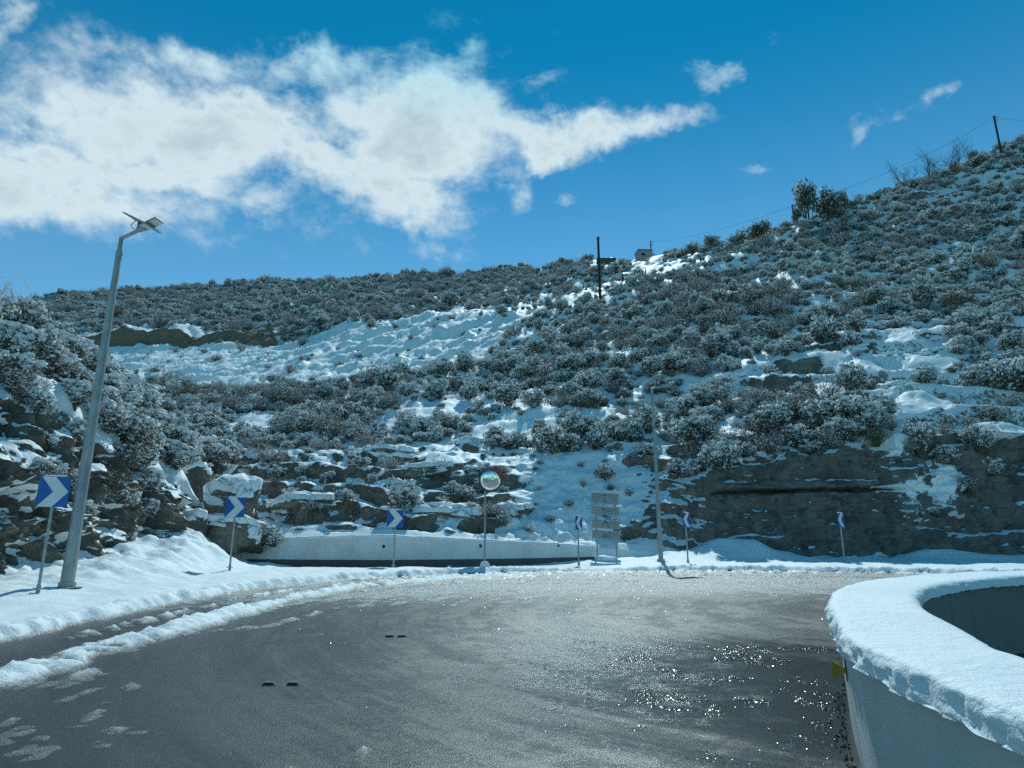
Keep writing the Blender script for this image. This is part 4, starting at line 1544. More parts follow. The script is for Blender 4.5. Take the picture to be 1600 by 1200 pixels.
G1 = 'boulders heaped beside the end of the white parapet'
boulder('boulder', by_px(356, 782, 29.8), (2.25, 1.6, 1.15), -0.05, 'big flat-topped boulder under thick snow behind the chevron sign', 'boulder', 3, 0.36, (0.30, 0.12), G1, cover=0.32)
boulder('boulder', by_px(306, 760, 31.0), (1.15, 1.2, 1.5), 0.4, 'pointed snow-capped boulder behind and left of the big flat-topped one', 'boulder', 5, 0.16, (0.1, -0.3), G1, cover=0.1)
boulder('boulder', by_px(344, 838, 28.4), (2.2, 1.2, 1.2), -0.1, 'long low brown boulder with a drooping snow lid beneath the big one', 'boulder', 8, 0.22, (0.1, 0.1), G1)
boulder('boulder', by_px(297, 828, 27.4), (1.1, 1.0, 0.9), 0.3, 'small snow-lidded boulder at the left end of the heap', 'boulder', 12, 0.22, (0.1, 0.0), G1)
boulder('boulder', by_px(385, 842, 28.6), (1.3, 1.0, 0.9), 0.2, 'rounded boulder of the heap touching the end of the parapet', 'boulder', 15, 0.24, (0.0, 0.15), G1, cover=0.2)

# outcrops of bedded rock in the slopes (bearing, height, length, height, label)
OUTC = [(345, 706, 3.6, 1.2, 'brown rock outcrop on the slope left above the snow-capped boulders'),
        (470, 690, 2.4, 0.8, 'short brown outcrop among shrubs above the left half of the parapet'),
        (610, 716, 5.2, 1.3, 'long undercut outcrop high above the bend of the white parapet'),
        (735, 692, 2.6, 0.8, 'small shelf of rock just above left of the traffic mirror'),
        (560, 750, 2.2, 0.8, 'dark outcrop midway between parapet and upper shelf, left of centre'),
        (650, 745, 3.6, 0.7, 'thin bedded outcrop above the middle chevron sign'),
        (690, 800, 4.6, 1.1, 'broad low outcrop directly behind the parapet left of the mirror'),
        (790, 800, 3.0, 1.3, 'tilted dark rock slab behind the mirror post'),
        (480, 795, 3.4, 1.2, 'mossy dark outcrop behind the left half of the parapet'),
        (590, 815, 2.6, 0.9, 'brown outcrop behind the parapet near its bend'),
        (1270, 550, 3.4, 1.3, 'low dark ledge of rock left of the large brown one at right'),
        (1345, 545, 3.4, 1.1, 'flat rock ledge under a snow sheet in the middle of the right slope'),
        (1452, 533, 2.6, 1.3, 'large rounded brown rock on the right slope'),
        (1470, 555, 2.8, 0.8, 'dark broken ledge beneath the large rounded brown rock'),
        (1395, 556, 1.8, 0.8, 'small split rock between two ledges on the right slope'),
        (1405, 600, 2.4, 0.8, 'dark wedge of rock above the bare snow steps at right'),
        (1375, 588, 1.6, 0.6, 'little dark rock left of the wedge above the snow steps'),
        (1570, 515, 3.4, 1.2, 'brown rock ledge at the right edge of the slope'),
        (1560, 613, 3.6, 0.9, 'long reddish ledge low at the right edge of the slope'),
        (1520, 295, 7.0, 1.8, 'grey slab of rock high on the right hill near the skyline'),
        (1450, 312, 6.0, 1.6, 'sloping slab below the bare trees on the right skyline'),
        (1320, 365, 4.0, 1.4, 'pale rock showing through the scrub below the dark skyline trees'),
        (1150, 590, 3.0, 1.2, 'rock poking out of the scrub above the left end of the rock cut'),
        (950, 478, 5.0, 1.6, 'snowy mound of rock at the foot of the black post')]


def hill_at(u, v):
    i = np.argmin((HU - u) ** 2 + ((HV - v)) ** 2)
    return HP.reshape(-1, 3)[i]


def hill_idx(u, v):
    return np.unravel_index(np.argmin((HU - u) ** 2 + (HV - v) ** 2), HU.shape)


for k, (u, v, L, h, lab) in enumerate(OUTC):
    p = hill_at(u, v)
    boulder('rock_outcrop', (p[0], p[1] + 0.45, p[2] - 0.15), (L * 0.92, max(1.3, h * 1.3), h * 0.8), random.Random(k).uniform(-0.25, 0.25), lab, 'rock', 20 + k, 0.2,
            (0.15, random.Random(k + 50).uniform(-0.16, 0.02)), 'rock outcrops in the hillside', sub=5, square=0.7, rough=0.36, flat=0.24, cover=0.16)

# ------------------------------------------------------------------ shrubs
def leaf_quads(C, size, rs, up_bias=0.0):
    """one bent leaf (two triangles as a quad) at each centre"""
    n = len(C)
    a = rs.normal(size=(n, 3)); a[:, 2] += 0.25
    a /= np.linalg.norm(a, axis=1, keepdims=True)
    b = np.cross(a, rs.normal(size=(n, 3)))
    b /= np.maximum(np.linalg.norm(b, axis=1, keepdims=True), 1e-6)
    s = (size * rs.uniform(0.6, 1.35, n))[:, None]
    V = np.stack([C - a * s * 0.55, C + b * s * 0.30, C + a * s * 0.6, C - b * s * 0.30], 1).reshape(-1, 3)
    Fq = np.arange(4 * n).reshape(-1, 4)
    return V, Fq


def lumps(C, R, rs, sub=1):
    iv, fi = ico(sub)
    n = len(C)
    k = len(iv)
    V = iv[None] * (1 + rs.normal(0, 0.16, (n, k, 1)))
    V = V * (R[:, None, None] * np.stack([rs.uniform(0.7, 1.35, n), rs.uniform(0.7, 1.35, n), rs.uniform(0.35, 0.65, n)], 1)[:, None, :])
    V = V + C[:, None, :]
    Fq = (fi[None] + (np.arange(n) * k)[:, None, None]).reshape(-1, 3)
    return V.reshape(-1, 3), Fq


def sticks(P0, P1, r0, r1):
    n = len(P0)
    d = P1 - P0
    d = d / np.maximum(np.linalg.norm(d, axis=1, keepdims=True), 1e-6)
    a = np.cross(d, np.array([0.3, 0.9, 0.31]))
    a /= np.maximum(np.linalg.norm(a, axis=1, keepdims=True), 1e-6)
    b = np.cross(d, a)
    rings = []
    for P, r in ((P0, r0), (P1, r1)):
        for k in range(3):
            an = 2 * math.pi * k / 3
            rings.append(P + (a * math.cos(an) + b * math.sin(an)) * np.asarray(r).reshape(-1, 1))
    V = np.stack(rings, 1).reshape(-1, 3)
    base = (np.arange(n) * 6)[:, None]
    Fq = np.concatenate([base + np.array([[k, (k + 1) % 3, 3 + (k + 1) % 3, 3 + k]]) for k in range(3)], 0)
    return V, Fq


def make_shrub(seed, kind, dense=1.0, heavy=1.0):
    """returns (foliage, snow, stems) as (V, F) with radius 1 and base at z=0"""
    rs = np.random.RandomState(seed)
    H = {'oak': 1.05, 'grey': 0.85, 'twig': 1.15, 'straw': 1.0, 'low': 0.6, 'tree': 1.5}[kind]
    if kind in ('oak', 'grey', 'low', 'tree'):
        nl = rs.randint(8, 13)
        ang = rs.uniform(0, 2 * np.pi, nl)
        rad = np.sqrt(rs.uniform(0, 1, nl)) * 0.66
        lc = np.stack([np.cos(ang) * rad, np.sin(ang) * rad, H * (0.28 + 0.5 * rs.uniform(0, 1, nl) * (1 - 0.5 * rad))], 1)
        lr = rs.uniform(0.20, 0.46, nl)
        lc[:, 2] += rs.uniform(-0.1, 0.3, nl) * (rs.uniform(size=nl) < 0.5)
        lc[0] = (0, 0, H * 0.5); lr[0] = 0.5
        if kind == 'tree':
            lc[:, 2] += 0.28
        ns = int(150 * dense)
        li = rs.randint(0, nl, ns)
        d = rs.normal(size=(ns, 3)); d[:, 2] = d[:, 2] * 0.8 + 0.25
        d /= np.linalg.norm(d, axis=1, keepdims=True)
        P = lc[li] + d * lr[li][:, None] * rs.uniform(0.62, 1.38, ns)[:, None] * np.array([1, 1, 0.95])
        P[:, 2] = np.maximum(P[:, 2], 0.04)
        # sprigs at the surface
        nleaf = 17
        C = np.repeat(P, nleaf, 0) + rs.normal(0, 0.075, (ns * nleaf, 3)) * np.array([1, 1, 0.75])
        inner = lc[rs.randint(0, nl, 700)] + rs.normal(0, 0.20, (700, 3))
        inner[:, 2] = np.abs(inner[:, 2])
        C = np.concatenate([C, inner])
        up = np.concatenate([(C[:-700, 2] - np.repeat(P[:, 2], nleaf)), np.full(700, -1.0)])
        issnow = rs.uniform(size=len(C)) < np.where(up > 0.0, 0.76, np.where(up > -0.5, 0.44, 0.08))
        fol = leaf_quads(C[~issnow], 0.105, rs)
        sq = leaf_quads(C[issnow] + np.array([0, 0, 0.02]), 0.10, rs)
        sel = (rs.uniform(size=ns) < 0.80) & (d[:, 2] > -0.25)
        Cs = P[sel] + np.array([0, 0, 0.055]) + rs.normal(0, 0.02, (sel.sum(), 3))
        sl = lumps(Cs, heavy * rs.uniform(0.06, 0.15, len(Cs)) * np.clip(0.65 + 0.5 * d[sel, 2], 0.4, 1.2), rs)
        # little extra crumbs
        m2 = int(ns * 1.1)
        ci = rs.randint(0, ns, m2)
        C2 = P[ci] + rs.normal(0, 0.085, (m2, 3)) + np.array([0, 0, 0.03])
        s2 = lumps(C2, heavy * rs.uniform(0.018, 0.05, m2), rs, 0)
        nv = len(sq[0]); nv2 = nv + len(sl[0])
        snow = (np.concatenate([sq[0], sl[0], s2[0]]), [sq[1], np.concatenate([sl[1] + nv, s2[1] + nv2])])
        k = 16
        e = P[rs.randint(0, ns, k)]
        b0 = np.stack([rs.normal(0, 0.08, k), rs.normal(0, 0.08, k), np.full(k, -0.25)], 1)
        # thin shoots breaking the outline
        kq = 46
        q0 = P[rs.randint(0, ns, kq)]
        q1 = q0 + np.stack([rs.normal(0, 0.12, kq), rs.normal(0, 0.12, kq), rs.uniform(0.08, 0.42, kq)], 1)
        s1, s2_ = sticks(b0, e, np.full(k, 0.03), np.full(k, 0.01)), sticks(q0, q1, np.full(kq, 0.010), np.full(kq, 0.004))
        stem = (np.concatenate([s1[0], s2_[0]]), np.concatenate([s1[1], s2_[1] + len(s1[0])]))
    else:
        k = int((70 if kind == 'twig' else 130) * dense)
        b0 = np.stack([rs.normal(0, 0.16, k), rs.normal(0, 0.16, k), np.full(k, -0.2)], 1)
        d = np.stack([rs.normal(0, 0.55, k), rs.normal(0, 0.55, k), rs.uniform(0.6, 1.2, k)], 1)
        mid = b0 + d * 0.5 * H
        tip = mid + (d * 0.5 + rs.normal(0, 0.12, (k, 3))) * H
        S0 = [sticks(b0, mid, np.full(k, 0.016), np.full(k, 0.010)), sticks(mid, tip, np.full(k, 0.010), np.full(k, 0.004))]
        kk = k * 5
        ii = rs.randint(0, k, kk)
        tt = rs.uniform(0, 1, kk)[:, None]
        q0 = mid[ii] * (1 - tt) + tip[ii] * tt
        q1 = q0 + rs.normal(0, 0.16, (kk, 3)) + np.array([0, 0, 0.10])
        S0.append(sticks(q0, q1, np.full(kk, 0.007), np.full(kk, 0.003)))
        Vs, Fs, nb = [], [], 0
        for v_, f_ in S0:
            Vs.append(v_); Fs.append(f_ + nb); nb += len(v_)
        stem = (np.concatenate(Vs), np.concatenate(Fs))
        nf = 900 if kind == 'twig' else 300
        jj = rs.randint(0, kk, nf)
        C = q1[jj] + rs.normal(0, 0.07, (nf, 3))
        fol = leaf_quads(C, 0.075 if kind == 'twig' else 0.06, rs)
        nsn = 950 if kind == 'twig' else 120
        jj = rs.randint(0, kk, nsn)
        tq = rs.uniform(0, 1, nsn)[:, None]
        Cs = q0[jj] * (1 - tq) + q1[jj] * tq + np.array([0, 0, 0.015])
        Cs[:, 2] = np.abs(Cs[:, 2])
        v_, f_ = lumps(Cs, rs.uniform(0.015, 0.055, nsn), rs, 0)
        snow = (v_, [f_])
    return fol, snow, stem


LEAFMAT = {'oak': 'green_leaf', 'grey': 'grey_leaf', 'low': 'grey_leaf', 'twig': 'brown_leaf', 'straw': 'straw_leaf', 'tree': 'green_leaf'}
STEMMAT = {'straw': 'straw_leaf'}
KINDS = ['oak', 'oak', 'oak', 'grey', 'grey', 'twig', 'twig', 'low', 'straw', 'oak', 'grey']
VAR = []           # (kind, foliage mesh, snow mesh, stem mesh)
for i, kd in enumerate(KINDS):
    fol, snw, stm = make_shrub(100 + i, kd, heavy=1.75 if i > 8 else 1.25)
    VAR.append((kd, mesh_np('foliage', fol[0], fol[1], M[LEAFMAT[kd]], smooth=False),
                mesh_np('snow_load', snw[0], snw[1], M['clinging_snow'], smooth=True),
                mesh_np('stem', stm[0], stm[1], M[STEMMAT.get(kd, 'bark')], smooth=False), (fol, snw, stm)))

# -- scatter over the hillside
def scatter():
    rs = np.random.RandomState(77)
    P = HP
    a = np.linalg.norm(np.cross(P[1:, :-1] - P[:-1, :-1], P[:-1, 1:] - P[:-1, :-1]), axis=2)
    nr, nc = a.shape
    u = HU[:-1, :-1]; v = HV[:-1, :-1]
    cover = np.ones_like(a)
    for poly in BARE:
        cover[inpoly(u, v, poly)] *= 0.4 if poly is BARE[-1] else (0.16 if poly is BARE[1] else 0.035)
    T = np.broadcast_to(HT[:-1, None], a.shape)
    cliff = (u > 1085) & (T < 0.97)
    cover[cliff] *= 0.02
    lowb = (v > 700) & (u < 1090)
    cover[lowb] *= 0.22
    cover[(v > 760) & (u < 1090)] *= 0.4
    clump = fbm(P[:-1, :-1, 0] * 0.11, P[:-1, :-1, 1] * 0.11, 5.5, 3)
    near_gap = sstep(v, 480, 620)
    cover *= np.clip(1.0 + (clump * 2.1 - 0.05) * (0.35 + 0.65 * near_gap), 0.08, 1.7)
    cover[(u < -500) | (u > 2100)] *= 0.4
    w = a * cover
    # target density of shrubs per square metre falls with distance
    Y = P[:-1, :-1, 1]
    dens = np.interp(Y, [30, 60, 100, 150, 230], [1.05, 1.0, 0.98, 1.3, 1.35])
    w = w * dens
    N = int(w.sum())
    N = min(N, 60000)
    idx = rs.choice(w.size, N, p=(w / w.sum()).ravel())
    r_, c_ = np.unravel_index(idx, w.shape)
    f1, f2 = rs.uniform(size=(2, N))
    pts = P[r_, c_] * ((1 - f1) * (1 - f2))[:, None] + P[r_, c_ + 1] * (f1 * (1 - f2))[:, None] + P[r_ + 1, c_] * ((1 - f1) * f2)[:, None] + P[r_ + 1, c_ + 1] * (f1 * f2)[:, None]
    uu, vv = u[r_, c_], v[r_, c_]
    size = np.exp(rs.normal(np.log(0.56), 0.46, N))
    size *= np.interp(pts[:, 1], [30, 45, 70, 120, 230], [0.60, 0.82, 0.86, 0.86, 0.88])
    size = np.clip(size, 0.22, 1.9)
    # kinds drift in patches
    pn = fbm(pts[:, 0] * 0.06, pts[:, 1] * 0.06, 2.2, 3) + rs.normal(0, 0.6, N)
    kind = np.where(pn > 0.34, rs.choice([5, 6], N), np.where(pn < -0.25, rs.choice([0, 1, 2], N), rs.choice([0, 1, 2, 3, 4, 7, 3, 4], N)))
    kind = np.where(rs.uniform(size=N) < 0.03, 8, kind)
    kind = np.where((rs.uniform(size=N) < 0.22) & (kind < 5), rs.choice([9, 10], N), kind)
    # avoid crowding
    order = np.argsort(-size)
    cell = {}
    keep = np.zeros(N, bool)
    for i in order:
        x, y = pts[i, 0], pts[i, 1]
        key = (int(x // 1.5), int(y // 1.5))
        ok = True
        for ax in (-1, 0, 1):
            for ay in (-1, 0, 1):
                for j in cell.get((key[0] + ax, key[1] + ay), ()):
                    if (pts[j, 0] - x) ** 2 + (pts[j, 1] - y) ** 2 < (0.50 * (size[i] + size[j])) ** 2:
                        ok = False
                        break
                if not ok: break
            if not ok: break
        if ok:
            keep[i] = True
            cell.setdefault(key, []).append(i)
    return pts[keep], uu[keep], vv[keep], size[keep], kind[keep]


SP, SU, SV, SS, SK = scatter()


def add_hero(u, v, r, k):
    """a single shrub that stands out or is added to cast shade, at a bearing on the hill"""
    global SP, SU, SV, SS, SK
    p = hill_at(u, v)
    SP = np.vstack([SP, p]); SU = np.append(SU, u); SV = np.append(SV, v); SS = np.append(SS, r * 0.78); SK = np.append(SK, k)


rs_h = random.Random(4)
for (u, v, r, k) in [(1560, 585, 2.3, 0), (1600, 600, 2.2, 1), (1530, 600, 1.7, 2), (1340, 668, 1.9, 1), (1290, 665, 2.0, 0), (1375, 655, 1.3, 2), (1240, 650, 1.9, 5), (1190, 640, 1.7, 5),
                     (1210, 680, 1.8, 2), (1150, 690, 1.7, 6), (1250, 690, 1.5, 0), (1310, 690, 1.4, 1), (1100, 640, 1.8, 2), (1090, 700, 1.9, 0), (1130, 735, 1.5, 1), (1065, 745, 1.3, 2),
                     (870, 715, 1.9, 0), (845, 700, 1.3, 2), (800, 700, 1.7, 1), (770, 690, 1.5, 0), (905, 697, 1.7, 1), (928, 706, 1.2, 2), (940, 690, 1.3, 8), (945, 755, 0.8, 1), (985, 700, 1.6, 1), (1010, 715, 1.2, 3),  # two shrubs above the drift are added to block a sunlit strip
                     (690, 660, 1.6, 3), (640, 670, 1.5, 0), (560, 680, 1.5, 4), (500, 670, 1.4, 0), (440, 665, 1.5, 1), (680, 580, 2.2, 5), (1440, 700, 1.2, 4), (1530, 700, 1.3, 3),
                     (1490, 720, 1.0, 1), (1560, 740, 0.9, 3), (1445, 600, 1.2, 2), (460, 775, 0.9, 7), (540, 790, 0.8, 3), (750, 745, 0.9, 7), (700, 770, 0.7, 7), (1500, 480, 1.9, 0), (1480, 485, 1.5, 2),
                     (1240, 540, 1.9, 1), (1180, 470, 2.2, 0), (990, 500, 2.0, 1), (880, 560, 1.9, 2), (960, 600, 1.8, 0), (920, 640, 1.5, 1), (1060, 580, 2.0, 1), (1110, 560, 1.8, 5), (1400, 470, 1.7, 2)]:
    add_hero(u, v, r, k)
for _ in range(26):
    add_hero(rs_h.uniform(785, 985), rs_h.uniform(705, 840), rs_h.uniform(0.22, 0.5), rs_h.choice([3, 4, 7, 5, 8]))


# individuals: those that show largest; the rest is one mass of scrub
def region(u, v):
    if v > 700 and u < 1090: return 'low on the snowy rock bank above the white parapet'
    if u < 1000 and v > 640: return 'on the slope well above the white parapet'
    if u < 900 and v > 560: return 'just below the bare snowfield at left'
    if u < 900: return 'on the long scrubby ridge behind the bare snowfield'
    if u < 1130 and v > 540: return 'on the slope behind the distant lamp post'
    if u < 1130: return 'on the spur around the black post'
    if u < 1400 and v > 590: return 'overhanging the top of the dark rock cut'
    if u >= 1400 and v > 640: return 'on the brow of the rock cut at the right edge'
    if u >= 1400 and v > 540: return 'right of the rock ledges on the right slope'
    if v > 440: return 'in the middle of the right-hand hillside'
    return 'high on the right-hand hillside below the skyline'


KN = {'oak': 'dark snow-clotted evergreen shrub', 'grey': 'snow-dusted grey-green shrub', 'low': 'low snowy cushion shrub',
      'twig': 'snow-flecked brown twiggy shrub', 'straw': 'tuft of dry straw-coloured grass'}
LANDMARK = [((768, 750), 'the traffic mirror'), ((950, 800), 'the four grey boards'), ((1030, 600), 'the distant lamp head'), ((938, 440), 'the black post'), ((1006, 405), 'the hut'),
            ((614, 836), 'the bend in the parapet'), ((400, 842), 'the left parapet end'), ((356, 775), 'the flat-topped boulder'), ((470, 540), 'the bare snowfield'), ((760, 520), 'the snowfield\'s right end'),
            ((200, 532), 'the brown earth cut'), ((1452, 533), 'the rounded brown rock'), ((1270, 550), 'the low dark ledge'), ((1440, 640), 'the bare snow steps'), ((1570, 515), 'the right-edge brown ledge'),
            ((1270, 340), 'the dark skyline trees'), ((1155, 385), 'the round skyline bushes'), ((1480, 270), 'the bare skyline trees'), ((1566, 220), 'the far right pole'), ((1240, 735), 'the rock cut\'s left half'),
            ((1450, 760), 'the snowy chute'), ((1600, 690), 'the rock cut\'s right end'), ((610, 716), 'the long undercut outcrop'), ((850, 760), 'the steep snow drift'), ((1130, 600), 'the outcrop over the cut'),
            ((150, 620), 'the tall lamp\'s pole'), ((30, 760), 'the nearest chevron sign'), ((1322, 365), 'the pale skyline rock')]
_used = {}


def own_label(u, v, kd):
    d = [(math.hypot(u - a, (v - b) * 1.2), a, b, nm) for (a, b), nm in LANDMARK]
    _, a, b, nm = min(d)
    du, dv = u - a, v - b
    if abs(du) > 2 * abs(dv): w = 'right of' if du > 0 else 'left of'
    elif abs(dv) > 2 * abs(du): w = 'below' if dv > 0 else 'above'
    else: w = ('below' if dv > 0 else 'above') + (' and right of' if du > 0 else ' and left of')
    key = (kd, w, nm)
    _used[key] = _used.get(key, 0) + 1
    k = _used[key]
    o = ['', 'second', 'third', 'fourth', 'fifth', 'sixth', 'seventh', 'eighth', 'ninth', 'tenth', 'eleventh', 'twelfth']
    if k == 1:
        return '%s %s %s' % (KN[kd], w, nm)
    return '%s largest %s %s %s' % (o[min(k, 12) - 1], KN[kd], w, nm)


KNAME = {'oak': 'evergreen_shrub', 'grey': 'grey_shrub', 'low': 'cushion_shrub', 'twig': 'twiggy_shrub', 'straw': 'grass_tuft'}


def place_shrub(p, r, k, rz, label, group, squash=1.0, tilt=0.0):
    kd, mf, ms, mst, _ = VAR[k]
    e = bpy.data.objects.new(KNAME[kd], None)
    e.empty_display_size = 0.1
    e.location = p
    e.scale = (r, r, r * squash)
    e.rotation_euler = (tilt, 0, rz)
    COL.objects.link(e)
    tag(e, label, 'grass' if kd == 'straw' else 'shrub', group)
    for nm, me in (('foliage', mf), ('snow_load', ms), ('stem', mst)):
        o = bpy.data.objects.new(nm, me)
        o.parent = e
        o['kind'] = 'stuff'
        COL.objects.link(o)
    return e


show = SS / SP[:, 1]
show = np.where((SU > -10) & (SU < 1610), show, 0)
# behind the left bank nothing of the hill shows
show = np.where((SU < 300) & (SV > np.interp(SU, [0, 130, 200, 270, 330], [470, 560, 625, 690, 770])), 0, show)
NIND = 285
rank = np.argsort(-show)
ind = rank[:NIND]
rest = rank[NIND:]
rs_s = np.random.RandomState(31)
for i in ind:
    kd = VAR[SK[i]][0]
    reg = region(SU[i], SV[i])
    place_shrub((SP[i, 0], SP[i, 1], SP[i, 2] - 0.06), SS[i], int(SK[i]), rs_s.uniform(0, 6.28), own_label(SU[i], SV[i], kd), 'shrubs ' + reg, float(np.clip(rs_s.normal(1.05, 0.2), 0.7, 1.6)))


def scrub_mass():
    src = bpy.data.collections.new('scrub_sources')
    for i, (kd, mf, ms, mst, raw) in enumerate(VAR):
        # one joined mesh per kind for the mass
        (fv, ff), (sv, sf), (tv, tf) = raw
        V = np.concatenate([fv, sv, tv])
        quads = [ff]
        tris = []
        mi_q = [np.zeros(len(ff), int)]
        for f in sf:
            if f.shape[1] == 4:
                quads.append(f + len(fv)); mi_q.append(np.ones(len(f), int))
            else:
                tris.append(f + len(fv))
        quads.append(tf + len(fv) + len(sv)); mi_q.append(np.full(len(tf), 2))
        Q = np.concatenate(quads); Tr = np.concatenate(tris)
        me = mesh_np('scrub_piece', V, [Q, Tr], [M[LEAFMAT[kd]], M['clinging_snow'], M[STEMMAT.get(kd, 'bark')]], smooth=False,
                     mat_idx=np.concatenate(mi_q + [np.ones(len(Tr), int)]))
        o = bpy.data.objects.new('scrub_piece_%02d' % i, me)
        src.objects.link(o)
    me = bpy.data.meshes.new('scrub')
    P = SP[rest].copy()
    P[:, 2] -= 0.06
    me.from_pydata([tuple(p) for p in P], [], [])
    add_attr(me, 'scl', SS[rest])
    a = me.attributes.new('idx', 'INT', 'POINT')
    a.data.foreach_set('value', SK[rest].astype(np.int32))
    add_attr(me, 'rotz', rs_s.uniform(0, 6.28, len(rest)))
    add_attr(me, 'tall', SS[rest] * np.clip(rs_s.normal(1.05, 0.24, len(rest)), 0.6, 1.8))
    o = obj('scrub', me)
    tag(o, 'dense snow-dusted scrub covering the far slopes', 'scrub', kind='stuff')
    ng = bpy.data.node_groups.new('scrub_scatter', 'GeometryNodeTree')
    ng.interface.new_socket('Geometry', in_out='INPUT', socket_type='NodeSocketGeometry')
    ng.interface.new_socket('Geometry', in_out='OUTPUT', socket_type='NodeSocketGeometry')
    N = ng.nodes
    gi, go = N.new('NodeGroupInput'), N.new('NodeGroupOutput')
    iop = N.new('GeometryNodeInstanceOnPoints')
    ci = N.new('GeometryNodeCollectionInfo')
    ci.inputs['Collection'].default_value = src
    ci.inputs['Separate Children'].default_value = True
    ci.inputs['Reset Children'].default_value = True
    iop.inputs['Pick Instance'].default_value = True
    def na(name, typ):
        n = N.new('GeometryNodeInputNamedAttribute')
        n.data_type = typ
        n.inputs['Name'].default_value = name
        return n.outputs[0]
    cx = N.new('ShaderNodeCombineXYZ')
    L = ng.links
    L.new(na('rotz', 'FLOAT'), cx.inputs[2])
    L.new(gi.outputs[0], iop.inputs['Points'])
    L.new(ci.outputs[0], iop.inputs['Instance'])
    L.new(na('idx', 'INT'), iop.inputs['Instance Index'])
    sx = N.new('ShaderNodeCombineXYZ')
    w_ = na('scl', 'FLOAT')
    L.new(w_, sx.inputs[0]); L.new(w_, sx.inputs[1]); L.new(na('tall', 'FLOAT'), sx.inputs[2])
    L.new(sx.outputs[0], iop.inputs['Scale'])
    e2r = N.new('FunctionNodeEulerToRotation')
    L.new(cx.outputs[0], e2r.inputs[0])
    L.new(e2r.outputs[0], iop.inputs['Rotation'])
    L.new(iop.outputs[0], go.inputs[0])
    md = o.modifiers.new('scatter', 'NODES')
    md.node_group = ng


scrub_mass()

# -- shrubs on the rock bank at left
def bank_at(u, v):
    i = np.argmin((BU - u) ** 2 + (BV - v) ** 2)
    return BP.reshape(-1, 3)[i]


BANK = [(20, 560, 1.0, 0), (60, 575, 0.95, 3), (100, 600, 1.0, 1), (-20, 540, 1.1, 4), (40, 525, 1.1, 2), (80, 548, 1.0, 0), (120, 580, 1.1, 4), (150, 620, 1.0, 0),
        (175, 640, 1.35, 1), (215, 655, 1.45, 0), (190, 690, 1.2, 2), (235, 690, 1.25, 1), (160, 680, 0.9, 3), (150, 650, 0.9, 4), (255, 715, 1.1, 0), (270, 740, 1.0, 1), (225, 725, 1.1, 2),
        (245, 765, 0.8, 4), (200, 730, 0.8, 5), (160, 720, 0.7, 8), (185, 760, 0.6, 8), (130, 690, 0.6, 4), (110, 650, 0.7, 0), (60, 640, 0.6, 3), (30, 615, 0.7, 5), (10, 590, 0.8, 1), (85, 690, 0.5, 7),
        (215, 790, 0.6, 7), (255, 800, 0.55, 4), (130, 760, 0.5, 7), (150, 800, 0.45, 4), (40, 740, 0.45, 7), (20, 810, 0.4, 7), (290, 735, 0.9, 2), (305, 722, 1.0, 0), (285, 705, 1.1, 4), (320, 745, 0.8, 3),
        (-60, 520, 1.2, 1), (-100, 500, 1.2, 0), (-160, 500, 1.2, 3), (140, 600, 1.2, 2), (100, 570, 1.0, 4), (0, 505, 0.8, 3), (50, 500, 0.7, 0)]


def bank_region(u, v):
    if v > 735: return 'clinging to the foot of the left rock bank'
    if u > 245: return 'just left of the snow-capped boulders'
    if u > 140: return 'on the brow of the left bank right of the tall lamp'
    if v > 600: return 'on the face of the left rock bank behind the tall lamp'
    return 'on top of the left rock bank'


for j, (u, v, r, k) in enumerate(BANK):
    k = {0: 9, 1: 9, 3: 10, 4: 10}.get(k, k)
    p = bank_at(u, v)
    kd = VAR[k][0]
    g = bank_region(u, v)
    place_shrub((p[0], p[1] - (0.1 if v > 735 else 0), p[2] - 0.08), r, k, j * 1.7, own_label(u, v, kd), 'shrubs ' + g)

# ------------------------------------------------------------------ trees
def branch_tree(seed, H, spread, depth=4, r0=0.06, lean=(0, 0)):
    rs = random.Random(seed)
    P0, P1, R0, R1, tips = [], [], [], [], []
    def grow(p, d, L, r, k):
        q = p
        nseg = 3
        for s in range(nseg):
            d2 = (d + Vector((rs.gauss(0, 0.16), rs.gauss(0, 0.16), rs.gauss(0.05, 0.1)))).normalized()
            q2 = q + d2 * L / nseg
            ra, rb = r * (1 - s / nseg * 0.4), r * (1 - (s + 1) / nseg * 0.4)
            P0.append(q[:]); P1.append(q2[:]); R0.append(ra); R1.append(rb)
            if k > 0 and (s > 0 or k < depth):
                for b in range(rs.choice([1, 2])):
                    dd = (d2 + Vector((rs.gauss(0, 1), rs.gauss(0, 1), rs.gauss(0.25, 0.5))) * spread).normalized()
                    grow(q2, dd, L * rs.uniform(0.45, 0.7), rb * 0.6, k - 1)
            q, d = q2, d2
        tips.append(q[:])
    for b in range(4):
        grow(Vector((rs.gauss(0, 0.1), rs.gauss(0, 0.1), -0.2)), Vector((rs.gauss(lean[0], 0.35), rs.gauss(lean[1], 0.3), 1)).normalized(), H * rs.uniform(0.6, 0.8), r0, depth - 1)
    return np.array(P0), np.array(P1), np.array(R0), np.array(R1), np.array(tips)


